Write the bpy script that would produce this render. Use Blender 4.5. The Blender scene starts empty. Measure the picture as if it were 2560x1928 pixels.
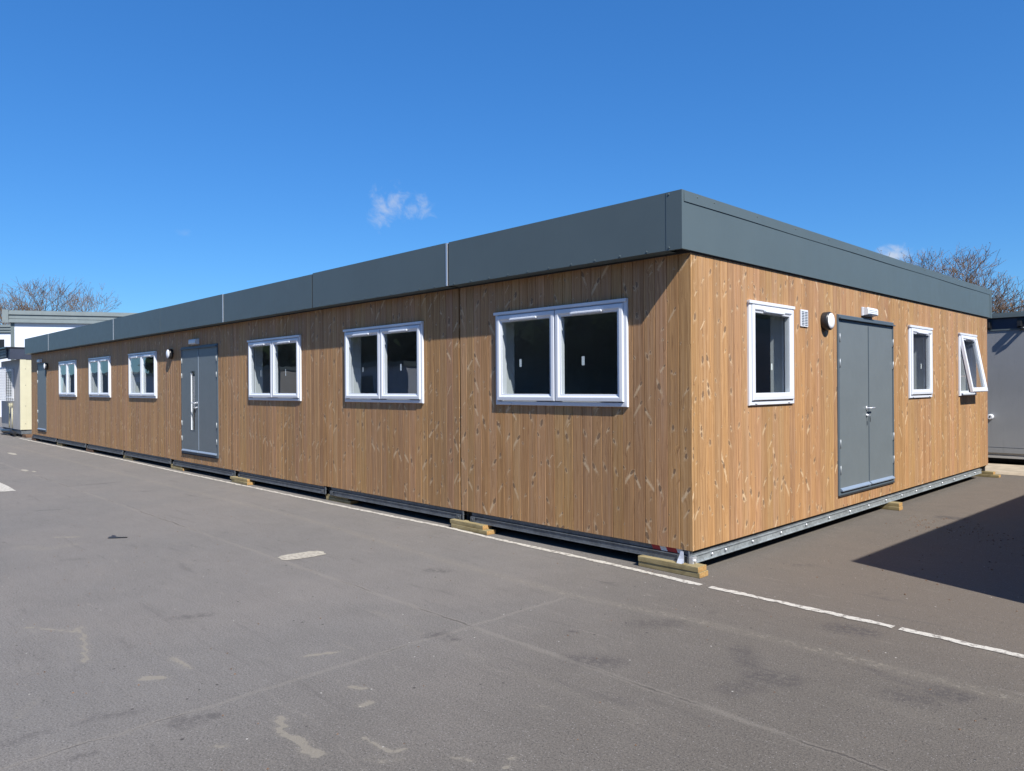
import bpy, bmesh, math, random
from mathutils import Vector, Matrix, noise as mnoise
from math import radians as R, sin, cos, pi, floor
random.seed(7)
S = bpy.context.scene
COL = S.collection
GZ = -0.2                                   # ground level (0 = lower edge of the cladding)

# ------------------------------------------------------------------ helpers
def link(o, parent=None):
    COL.objects.link(o)
    if parent is not None: o.parent = parent
    return o
def tag(o, label=None, cat=None, group=None, kind=None):
    if label: o['label'] = label
    if cat: o['category'] = cat
    if group: o['group'] = group
    if kind: o['kind'] = kind
    return o
def empty(name, loc=(0, 0, 0), rz=0.0, parent=None):
    o = bpy.data.objects.new(name, None); o.location = loc; o.rotation_euler = (0, 0, rz)
    o.empty_display_size = .2
    return link(o, parent)
class MB:
    def __init__(s): s.v = []; s.f = []; s.uv = {}; s.sm = set()
    def quad(s, *p, uv=None, smooth=False):
        i = len(s.v); s.v += [tuple(q) for q in p]; s.f.append(tuple(range(i, i + len(p))))
        if uv: s.uv[len(s.f) - 1] = uv
        if smooth: s.sm.add(len(s.f) - 1)
    def box(s, x0, x1, y0, y1, z0, z1):
        i = len(s.v)
        s.v += [(x, y, z) for z in (z0, z1) for y in (y0, y1) for x in (x0, x1)]
        for f in ((0, 2, 3, 1), (4, 5, 7, 6), (0, 1, 5, 4), (2, 6, 7, 3), (0, 4, 6, 2), (1, 3, 7, 5)):
            s.f.append(tuple(i + k for k in f))
        return s
    def frame(s, x0, x1, z0, z1, prof):
        """mitred rectangular frame, prof = [(inset, y)...] open profile swept round the rectangle"""
        rings = []
        for ins, y in prof:
            i = len(s.v)
            s.v += [(x0 + ins, y, z0 + ins), (x1 - ins, y, z0 + ins), (x1 - ins, y, z1 - ins), (x0 + ins, y, z1 - ins)]
            rings.append(i)
        for a, b in zip(rings, rings[1:]):
            for k in range(4):
                l = (k + 1) % 4
                s.f.append((a + k, a + l, b + l, b + k))
        return s
    def ring_tube(s, pts, rad, n=6, cap=True, smooth=True):
        prev = None; up = Vector((0, 0, 1))
        pts = [Vector(p) for p in pts]
        for j, p in enumerate(pts):
            d = (pts[min(j + 1, len(pts) - 1)] - pts[max(j - 1, 0)]).normalized()
            a = d.cross(up)
            if a.length < 1e-3: a = d.cross(Vector((1, 0, 0)))
            a.normalize(); b = d.cross(a)
            r = rad[j] if isinstance(rad, (list, tuple)) else rad
            i = len(s.v)
            s.v += [tuple(p + r * (cos(2 * pi * k / n) * a + sin(2 * pi * k / n) * b)) for k in range(n)]
            if prev is not None:
                for k in range(n):
                    s.f.append((prev + k, prev + (k + 1) % n, i + (k + 1) % n, i + k))
                    if smooth: s.sm.add(len(s.f) - 1)
            elif cap: s.f.append(tuple(i + k for k in range(n)))
            prev = i
        if cap: s.f.append(tuple(prev + k for k in reversed(range(n))))
        return s
    def lathe_y(s, cx, cz, prof, n=32):
        """profile [(radius, y)] turned about an axis along Y"""
        prev = None
        for r, y in prof:
            i = len(s.v)
            s.v += [(cx + r * cos(2 * pi * k / n), y, cz + r * sin(2 * pi * k / n)) for k in range(n)]
            if prev is not None:
                for k in range(n):
                    s.f.append((prev + k, prev + (k + 1) % n, i + (k + 1) % n, i + k)); s.sm.add(len(s.f) - 1)
            else: s.f.append(tuple(i + k for k in range(n)))
            prev = i
        s.f.append(tuple(prev + k for k in range(n)))
        return s
    def mesh(s, name, mat, bevel=0, seg=2, fixn=True):
        me = bpy.data.meshes.new(name)
        me.from_pydata(s.v, [], s.f)
        if s.uv:
            l = me.uv_layers.new(name='UVMap')
            for fi, uvs in s.uv.items():
                for k, li in enumerate(me.polygons[fi].loop_indices): l.data[li].uv = uvs[k]
        for fi in s.sm: me.polygons[fi].use_smooth = True
        if bevel or fixn:
            bm = bmesh.new(); bm.from_mesh(me)
            if fixn: bmesh.ops.recalc_face_normals(bm, faces=bm.faces)
            if bevel:
                es = [e for e in bm.edges if len(e.link_faces) == 2 and e.calc_face_angle(0) > .5]
                bmesh.ops.bevel(bm, geom=es, offset=bevel, segments=seg, affect='EDGES', profile=.6, clamp_overlap=True)
            bm.to_mesh(me); bm.free()
        if mat: me.materials.append(mat)
        return me
    def build(s, name, mat, parent=None, loc=(0, 0, 0), rz=0, bevel=0, seg=2, fixn=True):
        o = bpy.data.objects.new(name, s.mesh(name, mat, bevel, seg, fixn))
        o.location = loc; o.rotation_euler = (0, 0, rz)
        return link(o, parent)
def copy_tree(o, parent=None):
    c = o.copy(); link(c); c.parent = parent if parent is not None else o.parent
    for ch in [x for x in bpy.data.objects if x.parent == o]: copy_tree(ch, c)
    return c

# ------------------------------------------------------------------ materials
class NT:
    def __init__(s, name):
        s.m = bpy.data.materials.new(name); s.m.use_nodes = True
        s.t = s.m.node_tree; s.t.nodes.clear()
        s.out = s.n('ShaderNodeOutputMaterial')
    def n(s, typ, **k):
        nd = s.t.nodes.new(typ)
        for a, b in k.items(): setattr(nd, a, b)
        return nd
    def l(s, a, b): s.t.links.new(a, b)
    def put(s, sock, v):
        if v is None: return
        if hasattr(v, 'links'): s.l(v, sock)
        elif isinstance(v, (tuple, list)) and len(v) == 3 and sock.type == 'RGBA': sock.default_value = (*v, 1)
        else: sock.default_value = v
    def math(s, op, a, b=None, c=None, clamp=False):
        nd = s.n('ShaderNodeMath', operation=op, use_clamp=clamp)
        for i, v in enumerate((a, b, c)): s.put(nd.inputs[i], v)
        return nd.outputs[0]
    def vmath(s, op, a, b=None, out=0):
        nd = s.n('ShaderNodeVectorMath', operation=op)
        s.put(nd.inputs[0], a); s.put(nd.inputs[1], b)
        return nd.outputs[out]
    def comb(s, x=0., y=0., z=0.):
        nd = s.n('ShaderNodeCombineXYZ')
        for i, v in enumerate((x, y, z)): s.put(nd.inputs[i], v)
        return nd.outputs[0]
    def sep(s, v):
        nd = s.n('ShaderNodeSeparateXYZ'); s.put(nd.inputs[0], v); return nd.outputs
    def noise(s, vec, scale=1, detail=3, rough=.5, dist=0, out=0):
        nd = s.n('ShaderNodeTexNoise'); s.put(nd.inputs['Vector'], vec)
        nd.inputs['Scale'].default_value = scale; nd.inputs['Detail'].default_value = detail
        nd.inputs['Roughness'].default_value = rough; nd.inputs['Distortion'].default_value = dist
        return nd.outputs[out]
    def ss(s, v, a, b, lo=0., hi=1.):
        nd = s.n('ShaderNodeMapRange', interpolation_type='SMOOTHSTEP')
        s.put(nd.inputs[0], v)
        for i, x in zip((1, 2, 3, 4), (a, b, lo, hi)): s.put(nd.inputs[i], x)
        return nd.outputs[0]
    def mix(s, f, a, b, mode='MIX'):
        nd = s.n('ShaderNodeMix', data_type='RGBA', blend_type=mode)
        s.put(nd.inputs[0], f); s.put(nd.inputs[6], a); s.put(nd.inputs[7], b)
        return nd.outputs[2]
    def bump(s, h, strength=.3, dist=.01, nrm=None):
        nd = s.n('ShaderNodeBump'); nd.inputs['Strength'].default_value = strength
        nd.inputs['Distance'].default_value = dist; s.put(nd.inputs['Height'], h)
        if nrm: s.l(nrm, nd.inputs['Normal'])
        return nd.outputs[0]
    def pbr(s, col, rough=.5, metal=0., nrm=None, spec=.5, coat=0.):
        b = s.n('ShaderNodeBsdfPrincipled')
        s.put(b.inputs['Base Color'], col); s.put(b.inputs['Roughness'], rough); s.put(b.inputs['Metallic'], metal)
        b.inputs['Specular IOR Level'].default_value = spec; b.inputs['Coat Weight'].default_value = coat
        if nrm: s.l(nrm, b.inputs['Normal'])
        s.l(b.outputs[0], s.out.inputs[0]); return b
def obco(t):
    return t.n('ShaderNodeTexCoord').outputs['Object']

def paint(name, col, rough=.45, var=.06, scale=3., bumpy=.0, dirt=0., spec=.5, metal=0.):
    t = NT(name); co = obco(t)
    n1 = t.noise(co, scale, 4, .6)
    k = t.ss(n1, .3, .7, 1 - var, 1 + var)
    c = t.mix(1., col, t.comb(k, k, k), 'MULTIPLY')
    if dirt:
        st = t.noise(t.vmath('MULTIPLY', co, (9., 9., 1.2)), 1.5, 5, .65)
        c = t.mix(t.ss(st, .52, .8, 0., dirt), c, tuple(x * .55 for x in col))
    r = t.math('ADD', t.math('MULTIPLY', t.noise(co, scale * 5, 3), .12), rough - .06, clamp=True)
    nr = t.bump(t.noise(co, 2.2, 2), bumpy, .02) if bumpy else None
    t.pbr(c, r, metal, nr, spec)
    return t.m

def wood_clad(name, tint=(1, 1, 1)):
    t = NT(name)
    uv = t.n('ShaderNodeUVMap', uv_map='UVMap').outputs[0]
    u, v, _ = t.sep(uv)
    bi = t.math('FLOOR', u)
    wn = t.n('ShaderNodeTexWhiteNoise', noise_dimensions='1D'); t.l(bi, wn.inputs['W'])
    rc = t.sep(wn.outputs['Color'])
    z = t.math('ADD', v, t.math('MULTIPLY', rc[0], 41.))
    x = t.math('MULTIPLY', u, .12)
    def knots(ush, zs, seed):
        P = t.comb(t.math('ADD', u, 0.0), t.math('MULTIPLY', t.math('ADD', z, seed), 1 / zs), 0.)
        vo = t.n('ShaderNodeTexVoronoi', voronoi_dimensions='2D', feature='F1'); t.l(P, vo.inputs['Vector'])
        vo.inputs['Scale'].default_value = 1; vo.inputs['Randomness'].default_value = .85
        D = t.vmath('MULTIPLY', t.vmath('SUBTRACT', P, vo.outputs['Position']), (.12, zs, 0.))
        dx, dz, _ = t.sep(D)
        c = t.sep(vo.outputs['Color'])
        # knot belongs to its own board only
        px = t.sep(vo.outputs['Position'])[0]
        own = t.math('COMPARE', t.math('FLOOR', px), bi, .5)
        ang = t.math('MULTIPLY', t.math('SUBTRACT', c[0], .5), 1.5)
        ca = t.math('COSINE', ang); sa = t.math('SINE', ang)
        ex = t.math('SUBTRACT', t.math('MULTIPLY', dx, ca), t.math('MULTIPLY', dz, sa))
        ez = t.math('ADD', t.math('MULTIPLY', dx, sa), t.math('MULTIPLY', dz, ca))
        s = t.math('ADD', .42, t.math('MULTIPLY', t.math('POWER', c[1], 2.0), 1.45))
        def rad(a, b):
            return t.vmath('LENGTH', t.comb(t.math('DIVIDE', ex, t.math('MULTIPLY', s, a)), t.math('DIVIDE', ez, t.math('MULTIPLY', s, b)), 0.), out=1)
        wob = t.math('MULTIPLY', t.math('SUBTRACT', t.noise(t.comb(x, z, 0.), 60, 2), .5), .9)
        r1 = t.math('ADD', rad(.0085, .018), wob)
        # chevron wings: light flames running off the knot along the grain
        ax = t.math('ABSOLUTE', dx)
        skew = t.math('GREATER_THAN', c[0], .45)
        ax = t.math('ADD', t.math('MULTIPLY', ax, skew), t.math('MULTIPLY', t.math('MULTIPLY', dx, t.math('SUBTRACT', 1., skew)), t.math('MULTIPLY', t.math('SUBTRACT', c[1], .45), 3.)))
        wing = t.math('ADD', t.vmath('LENGTH', t.comb(t.math('DIVIDE', ex, t.math('ADD', .009, t.math('MULTIPLY', s, .010))), t.math('DIVIDE', t.math('ADD', ez, t.math('MULTIPLY', ax, t.math('ADD', .3, t.math('MULTIPLY', c[2], 1.6)))), t.math('MULTIPLY', s, .029)), 0.), out=1),
                      t.math('MULTIPLY', t.math('SUBTRACT', t.noise(t.comb(t.math('MULTIPLY', x, 3.), z, 0.), 52, 5, .75), .5), 3.0))
        return own, r1, wing, c, dx, dz, s
    own, r1, wing, kc, dx, dz, s = knots(0, .29, 0.)
    own2, r2, wing2, kc2, dx2, dz2, s2 = knots(0, .50, 17.3)
    # grain bends round the knots
    bend = t.math('MULTIPLY', t.math('MULTIPLY', dx, t.ss(wing, 0., 3., 1., 0.)), .55)
    gx = t.math('SUBTRACT', x, bend)
    slow = t.math('MULTIPLY', t.math('SUBTRACT', t.noise(t.comb(bi, t.math('MULTIPLY', z, .9), 0.), 1, 2), .5), .03)
    gx = t.math('ADD', gx, slow)
    g1 = t.noise(t.comb(t.math('MULTIPLY', gx, 120.), t.math('MULTIPLY', z, 1.3), rc[1]), 1, 4, .62, .3)
    g2 = t.noise(t.comb(t.math('MULTIPLY', gx, 38.), t.math('MULTIPLY', z, .55), t.math('MULTIPLY', rc[1], 9.)), 1, 2, .5, .6)
    g3 = t.noise(t.comb(t.math('MULTIPLY', gx, 420.), t.math('MULTIPLY', z, 9.), 0.), 1, 2)
    A = (.435, .250, .112); B = (.260, .140, .061); Cc = (.44, .275, .155)
    c = t.mix(t.ss(g1, .33, .66), A, B)
    c = t.mix(t.ss(g2, .48, .72, 0., .55), c, Cc)
    c = t.mix(t.ss(g3, .5, .75, 0., .25), c, tuple(q * .8 for q in B))
    # dark resin streaks, sparse
    st = t.noise(t.comb(t.math('MULTIPLY', gx, 160.), t.math('MULTIPLY', z, 4.5), 3.3), 1, 1, .4)
    c = t.mix(t.ss(st, .66, .76, 0., .6), c, (.12, .055, .025))
    # board to board
    k = t.ss(rc[2], 0., 1., .88, 1.08)
    c = t.mix(1., c, t.comb(k, t.math('MULTIPLY', k, t.ss(rc[1], 0., 1., .97, 1.03)), t.math('MULTIPLY', k, t.ss(rc[0], 0., 1., .92, 1.10))), 'MULTIPLY')
    for own_, r_, w_, cc, ssz in ((own, r1, wing, kc, 1.), (own2, r2, wing2, kc2, .8)):
        vis = t.math('MULTIPLY', own_, t.math('GREATER_THAN', cc[2], .22))
        f = t.math('MULTIPLY', t.ss(w_, .25, 1.1, .66 * ssz, 0.), vis)
        c = t.mix(f, c, (.62, .475, .305))
        f = t.math('MULTIPLY', t.ss(r_, .8, 1.1, .85, 0.), vis)
        c = t.mix(f, c, (.13, .075, .042))
        ring = t.math('MULTIPLY', t.math('MULTIPLY', t.ss(r_, .7, .95, 0., 1.), t.ss(r_, .95, 1.25, 1., 0.)), vis)
        c = t.mix(t.math('MULTIPLY', ring, .5), c, (.08, .045, .025))
        core = t.math('MULTIPLY', t.ss(r_, .15, .5, .5, 0.), vis)
        c = t.mix(core, c, (.20, .13, .08))
    # weathering: broad, soft
    wz = t.noise(t.comb(t.math('MULTIPLY', x, .8), t.math('MULTIPLY', v, .5), 0.), 1.2, 3)
    c = t.mix(t.ss(wz, .35, .7, 0., .18), c, (.23, .155, .10))
    c = t.mix(1., c, tint, 'MULTIPLY')
    h = t.math('ADD', t.math('MULTIPLY', g1, .6), t.math('MULTIPLY', g3, .4))
    t.pbr(c, t.ss(g1, .3, .7, .5, .68), 0., t.bump(h, .25, .002), .3)
    return t.m

def wood_plank(name, A, B):
    t = NT(name); co = obco(t)
    x, y, z = t.sep(co)
    g = t.noise(t.comb(t.math('MULTIPLY', x, 3.), t.math('MULTIPLY', y, 60.), t.math('MULTIPLY', z, 60.)), 1, 4, .6, .4)
    c = t.mix(t.ss(g, .35, .68), A, B)
    n = t.noise(co, 9, 3)
    c = t.mix(t.ss(n, .55, .75, 0., .5), c, tuple(q * .6 for q in B))
    t.pbr(c, .75, 0., t.bump(g, .3, .003), .3)
    return t.m

def galv(name, base=(.33, .35, .36), rough=.5):
    t = NT(name); co = obco(t)
    vo = t.n('ShaderNodeTexVoronoi'); t.l(co, vo.inputs['Vector']); vo.inputs['Scale'].default_value = 45
    sp = t.sep(vo.outputs['Color'])[0]
    n = t.noise(co, 4, 5, .65)
    k = t.math('ADD', t.ss(sp, 0., 1., .82, 1.1), t.ss(n, .3, .7, -.2, .15))
    c = t.mix(1., base, t.comb(k, k, k), 'MULTIPLY')
    ru = t.noise(co, 7, 6, .7)
    c = t.mix(t.ss(ru, .62, .76, 0., .5), c, (.13, .10, .075))
    t.pbr(c, rough, .35, t.bump(n, .2, .004))
    return t.m

def glass_mat(name='window_glass', tint=(.92, .95, .95)):
    t = NT(name); co = obco(t)
    nrm = t.bump(t.noise(co, 1.6, 1, .4), .10, .03)
    cs = t.math('ABSOLUTE', t.vmath('DOT_PRODUCT', t.n('ShaderNodeNewGeometry').outputs['Incoming'], nrm, 1))
    fr = t.math('ADD', .085, t.math('MULTIPLY', t.math('POWER', t.math('SUBTRACT', 1., cs, clamp=True), 4.6), .9), clamp=True)
    gl = t.n('ShaderNodeBsdfGlossy'); gl.inputs['Roughness'].default_value = .0; t.l(nrm, gl.inputs['Normal'])
    gl.inputs['Color'].default_value = (.95, .97, 1, 1)
    tr = t.n('ShaderNodeBsdfTransparent'); tr.inputs['Color'].default_value = (*tint, 1)
    mx = t.n('ShaderNodeMixShader'); t.l(fr, mx.inputs[0]); t.l(tr.outputs[0], mx.inputs[1]); t.l(gl.outputs[0], mx.inputs[2])
    t.l(mx.outputs[0], t.out.inputs[0]); return t.m

def asphalt_mat():
    t = NT('asphalt'); co = obco(t)
    x, y, z = t.sep(co)
    at = lambda n: t.n('ShaderNodeAttribute', attribute_name=n).outputs['Fac']
    dust, dark = at('dust'), at('dark')
    big = t.noise(co, .35, 4, .55)
    med = t.noise(co, 2.6, 5, .6)
    str_ = t.noise(t.vmath('MULTIPLY', co, (1.2, 6., 1.)), 2.6, 6, .7)
    fine = t.noise(co, 95, 3, .65)
    gr = t.noise(co, 260, 2, .6)
    c = t.mix(t.ss(big, .38, .62), (.152, .142, .131), (.167, .153, .139))
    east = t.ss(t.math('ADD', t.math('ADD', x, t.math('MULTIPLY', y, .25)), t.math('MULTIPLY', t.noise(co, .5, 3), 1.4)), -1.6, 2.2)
    c = t.mix(east, c, (.112, .099, .084))
    kk = t.math('ADD', t.ss(med, .3, .7, .965, 1.04), t.ss(str_, .3, .72, -.03, .035))
    c = t.mix(1., c, t.comb(kk, kk, kk), 'MULTIPLY')
    k2 = t.math('ADD', t.ss(fine, .34, .66, .78, 1.22), t.ss(gr, .3, .7, -.2, .2))
    c = t.mix(1., c, t.comb(k2, k2, k2), 'MULTIPLY')
    # warm, browner asphalt beyond the painted line on the end-wall side
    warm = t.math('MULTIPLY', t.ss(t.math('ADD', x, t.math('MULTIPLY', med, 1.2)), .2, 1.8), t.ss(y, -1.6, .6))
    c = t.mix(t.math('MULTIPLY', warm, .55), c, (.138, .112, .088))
    # aggregate: pale and dark stones
    vo = t.n('ShaderNodeTexVoronoi'); t.l(co, vo.inputs['Vector']); vo.inputs['Scale'].default_value = 95
    vc = t.sep(vo.outputs['Color'])
    coarse = t.ss(t.noise(co, .8, 3), .42, .6, .5, 1.)
    dot = t.ss(vo.outputs['Distance'], .18, .34, 1., 0.)
    c = t.mix(t.math('MULTIPLY', t.math('MULTIPLY', dot, t.math('GREATER_THAN', vc[0], .82)), t.math('MULTIPLY', coarse, .75)), c, (.045, .042, .042))
    c = t.mix(t.math('MULTIPLY', t.math('MULTIPLY', dot, t.math('LESS_THAN', vc[0], .12)), .6), c, (.30, .285, .27))
    vo2 = t.n('ShaderNodeTexVoronoi'); t.l(co, vo2.inputs['Vector']); vo2.inputs['Scale'].default_value = 14
    v2 = t.sep(vo2.outputs['Color'])
    c = t.mix(t.math('MULTIPLY', t.ss(vo2.outputs['Distance'], .05, .09, 1., 0.), t.math('GREATER_THAN', v2[0], .90)), c, (.42, .40, .36))
    c = t.mix(t.math('MULTIPLY', t.ss(vo2.outputs['Distance'], .08, .16, 1., 0.), t.math('LESS_THAN', v2[0], .07)), c, (.05, .045, .042))
    # tyre scuffs: faint dark streaks
    sc = t.noise(t.vmath('MULTIPLY', co, (1., 9., 1.)), .9, 6, .7, .8)
    c = t.mix(t.ss(sc, .57, .70, 0., .30), c, (.07, .064, .06))
    sl = t.noise(t.vmath('MULTIPLY', t.vmath('ADD', co, (3., 11., 0.)), (1.3, 8., 1.)), 1.7, 6, .75, .6)
    c = t.mix(t.ss(sl, .58, .72, 0., .35), c, (.24, .215, .18))
    # stains and dust from the painted masks, broken up by noise
    dsoft = t.math('MULTIPLY', dust, t.ss(t.noise(co, 30, 5, .7), .35, .65, .1, .8))
    dn = t.math('MAXIMUM', t.math('MULTIPLY', t.ss(t.math('ADD', dust, t.math('MULTIPLY', t.math('SUBTRACT', t.noise(co, 20, 6, .75), .5), 1.2)), .5, .66), .8), t.math('MULTIPLY', dsoft, .6), clamp=True)
    c = t.mix(t.math('MULTIPLY', dn, .8), c, (.245, .218, .172))
    kn = t.math('MULTIPLY', dark, t.ss(t.noise(co, 22, 6, .75), .38, .58, .1, 1.2), clamp=True)
    c = t.mix(t.math('MULTIPLY', kn, .58), c, (.050, .045, .046))
    # laying joints and cracks
    wob = t.math('MULTIPLY', t.math('SUBTRACT', t.noise(co, 3.2, 5, .6), .5), .10)
    wobf = t.math('MULTIPLY', t.math('SUBTRACT', t.noise(co, 40, 3, .6), .5), .018)
    wb = t.math('ADD', wob, wobf)
    def line(coord, pos, w, onoff, lo, hi, depth=.7):
        d = t.math('ABSOLUTE', t.math('ADD', t.math('SUBTRACT', coord, pos), wb))
        m = t.ss(d, w * .3, w, 1., 0.)
        brk = t.ss(t.noise(t.comb(t.math('MULTIPLY', x, 1.), t.math('MULTIPLY', y, 1.), pos), onoff, 3), lo, hi)
        return t.math('MULTIPLY', t.math('MULTIPLY', m, brk), depth), d
    m1, d1 = line(y, -2.17, .011, 1.3, .47, .62, .6)
    m2, d2 = line(x, -.33, .008, 1.2, .48, .64, .45)
    lx = t.math('MULTIPLY', t.ss(y, -1.15, -1.3), t.ss(y, -5.2, -4.9))
    m2 = t.math('MULTIPLY', m2, lx)
    halo = t.math('MAXIMUM', t.math('MULTIPLY', t.ss(d1, .0, .04, .28, 0.), 1.), t.math('MULTIPLY', t.ss(d2, 0., .035, .26, 0.), lx))
    c = t.mix(halo, c, (.25, .225, .19))
    cr = t.math('MAXIMUM', m1, m2)
    c = t.mix(cr, c, (.035, .03, .028))
    h = t.math('ADD', t.math('ADD', t.math('MULTIPLY', fine, .6), t.math('MULTIPLY', gr, .5)), t.math('MULTIPLY', cr, -1.5))
    h = t.math('ADD', h, t.math('MULTIPLY', t.math('MULTIPLY', dot, t.math('GREATER_THAN', vc[0], .82)), -.6))
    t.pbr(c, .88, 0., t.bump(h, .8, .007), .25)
    return t.m

def line_paint():
    t = NT('worn_line_paint'); co = obco(t)
    n = t.noise(co, 22, 6, .72)
    c = t.mix(t.ss(t.noise(co, 90, 3), .3, .7), (.40, .375, .325), (.53, .50, .44))
    c = t.mix(t.ss(n, .50, .60), c, (.21, .19, .165))
    t.pbr(c, .8, 0., t.bump(n, .3, .003), .3); return t.m

M = {}
M['clad'] = wood_clad('thermo_pine_cladding')
M['white'] = paint('white_upvc', (.62, .65, .70), .32, .02)
M['doorgrey'] = paint('grey_door_paint', (.128, .150, .160), .42, .03, bumpy=.05, spec=.35)
M['trimgrey'] = paint('grey_trim_paint', (.075, .100, .122), .45, .03, spec=.35)
M['ledge'] = paint('weather_bar_metal', (.24, .30, .38), .3, .03, metal=.2)
M['fascia'] = paint('fascia_coated_steel', (.082, .110, .120), .46, .03, 1.3, bumpy=.12, dirt=.1, spec=.3)
M['silver'] = paint('bare_steel', (.62, .64, .67), .35, .05, metal=.6)
M['hinge'] = paint('dull_hinge_steel', (.34, .37, .39), .45, .05, metal=.3)
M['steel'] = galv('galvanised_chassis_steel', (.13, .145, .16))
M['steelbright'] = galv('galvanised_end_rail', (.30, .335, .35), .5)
M['dark'] = paint('dark_underside', (.02, .02, .022), .8)
M['gap'] = paint('joint_membrane', (.012, .011, .011), .9)
M['plaster'] = paint('interior_board', (.44, .50, .54), .8, .05)
M['carpet'] = paint('grey_carpet', (.12, .13, .15), .9)
M['reveal'] = paint('window_reveal_board', (.46, .49, .50), .6, .02)
M['glass'] = glass_mat()
M['plank'] = wood_plank('treated_sleeper', (.31, .255, .135), (.205, .16, .075))
M['plankend'] = wood_plank('orange_sleeper', (.42, .26, .10), (.28, .16, .06))
M['plankold'] = wood_plank('old_brown_sleeper', (.17, .10, .06), (.09, .05, .03))
M['black'] = paint('black_plastic', (.018, .019, .021), .35)
M['opal'] = paint('opal_lens', (.80, .83, .86), .3, .02)
M['clear'] = paint('lamp_diffuser', (.68, .71, .74), .25, .05)
M['sticker'] = paint('white_sticker', (.75, .78, .76), .6)
M['line'] = line_paint()
M['red'] = paint('red_tape', (.35, .02, .02), .5)
M['whitetape'] = paint('white_tape', (.62, .62, .6), .5)
M['concrete'] = paint('pale_concrete', (.33, .30, .245), .9, .3, 30, bumpy=.6)

# ------------------------------------------------------------------ camera, world, light
CAM = Vector((3.388, -5.3878, 1.3896))
yaw, pitch, roll, F = .7997, .0015, -.0069, 1846.3757
fwd = Vector((-sin(yaw) * cos(pitch), cos(yaw) * cos(pitch), sin(pitch)))
rt = Vector((cos(yaw), sin(yaw), 0)); up = rt.cross(fwd)
r2 = cos(roll) * rt + sin(roll) * up; u2 = -sin(roll) * rt + cos(roll) * up
cam = bpy.data.cameras.new('camera'); co_ = bpy.data.objects.new('camera', cam); link(co_)
co_.matrix_world = Matrix(((r2.x, u2.x, -fwd.x, CAM.x), (r2.y, u2.y, -fwd.y, CAM.y), (r2.z, u2.z, -fwd.z, CAM.z), (0, 0, 0, 1)))
cam.sensor_fit = 'HORIZONTAL'; cam.sensor_width = 36; cam.lens = F * 36 / 2560
cam.clip_start = .05; cam.clip_end = 3000
S.camera = co_
def ray(px, py): return (fwd + r2 * (px - 1280) / F - u2 * (py - 964) / F)
def at_depth(px, depth, z=GZ):           # ground position of something seen at picture column px, that many metres away
    p = CAM + ray(px, 964) * depth; return Vector((p.x, p.y, z))

SUN = Vector((.529, -.170, .572)).normalized()
sun = bpy.data.lights.new('sun', 'SUN'); sun.energy = 4.0; sun.angle = R(.53); sun.color = (1., .955, .89)
so = bpy.data.objects.new('sun', sun); link(so)
so.rotation_euler = (-SUN).to_track_quat('-Z', 'Y').to_euler(); so.location = (10, -6, 12)

w = bpy.data.worlds.new('World'); S.world = w; w.use_nodes = True
t = NT.__new__(NT); t.t = w.node_tree; t.t.nodes.clear()
t.out = t.n('ShaderNodeOutputWorld')
sky = t.n('ShaderNodeTexSky', sky_type='NISHITA', sun_disc=False)
sky.sun_elevation = math.asin(SUN.z); sky.sun_rotation = math.atan2(SUN.x, SUN.y)
sky.altitude = 80; sky.air_density = 1.0; sky.dust_density = .35; sky.ozone_density = 3.0
gm = t.n('ShaderNodeGamma'); gm.inputs[1].default_value = .66
t.l(t.vmath('SCALE', sky.outputs[0]), gm.inputs[0]); gm.inputs[0].links[0].from_node.inputs['Scale'].default_value = .25
sc4 = t.n('ShaderNodeVectorMath', operation='SCALE'); t.l(gm.outputs[0], sc4.inputs[0]); sc4.inputs['Scale'].default_value = 4.
hs = t.n('ShaderNodeHueSaturation'); t.l(sc4.outputs[0], hs.inputs['Color'])
hs.inputs['Saturation'].default_value = 1.45; hs.inputs['Value'].default_value = 1.0; hs.inputs['Hue'].default_value = .5
d = t.vmath('NORMALIZE', t.n('ShaderNodeTexCoord').outputs['Generated'])
skycol = t.vmath('MULTIPLY', hs.outputs[0], (.46, .85, 1.28))
def cloud(px, py, ax, ay, amt, sc, seed, lo, hi):
    global skycol
    D = ray(px, py).normalized(); ra = D.cross(Vector((0, 0, 1))).normalized(); ua = ra.cross(D)
    a = t.vmath('DOT_PRODUCT', d, tuple(ra), 1); b = t.vmath('DOT_PRODUCT', d, tuple(ua), 1)
    front = t.math('GREATER_THAN', t.vmath('DOT_PRODUCT', d, tuple(D), 1), 0.)
    n = t.noise(t.comb(a, b, seed), sc, 6, .6, .4)
    r = t.vmath('LENGTH', t.comb(t.math('DIVIDE', a, ax), t.math('DIVIDE', b, ay), 0.), out=1)
    m = t.math('SUBTRACT', n, t.math('MULTIPLY', r, .30))
    m = t.math('MULTIPLY', t.math('MULTIPLY', t.ss(m, lo, hi), front), amt)
    skycol = t.mix(m, skycol, (5.0, 5.4, 6.2))
cloud(962, 528, .026, .028, .50, 42, 3.1, .25, .62)
cloud(1030, 520, .034, .022, .42, 48, 8.3, .25, .62)
cloud(988, 505, .022, .028, .35, 60, 5.5, .28, .65)
cloud(2232, 642, .028, .011, .8, 40, 1.7, .15, .5)
cloud(460, 585, .010, .005, .08, 60, 4.4, .2, .6)
bg = t.n('ShaderNodeBackground'); t.l(skycol, bg.inputs[0]); bg.inputs[1].default_value = .066
t.l(bg.outputs[0], t.out.inputs[0])

S.view_settings.view_transform = 'Standard'; S.view_settings.look = 'None'
S.view_settings.exposure = .98; S.view_settings.gamma = 1
S.render.engine = 'CYCLES'
S.cycles.max_bounces = 8; S.cycles.transparent_max_bounces = 12

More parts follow.
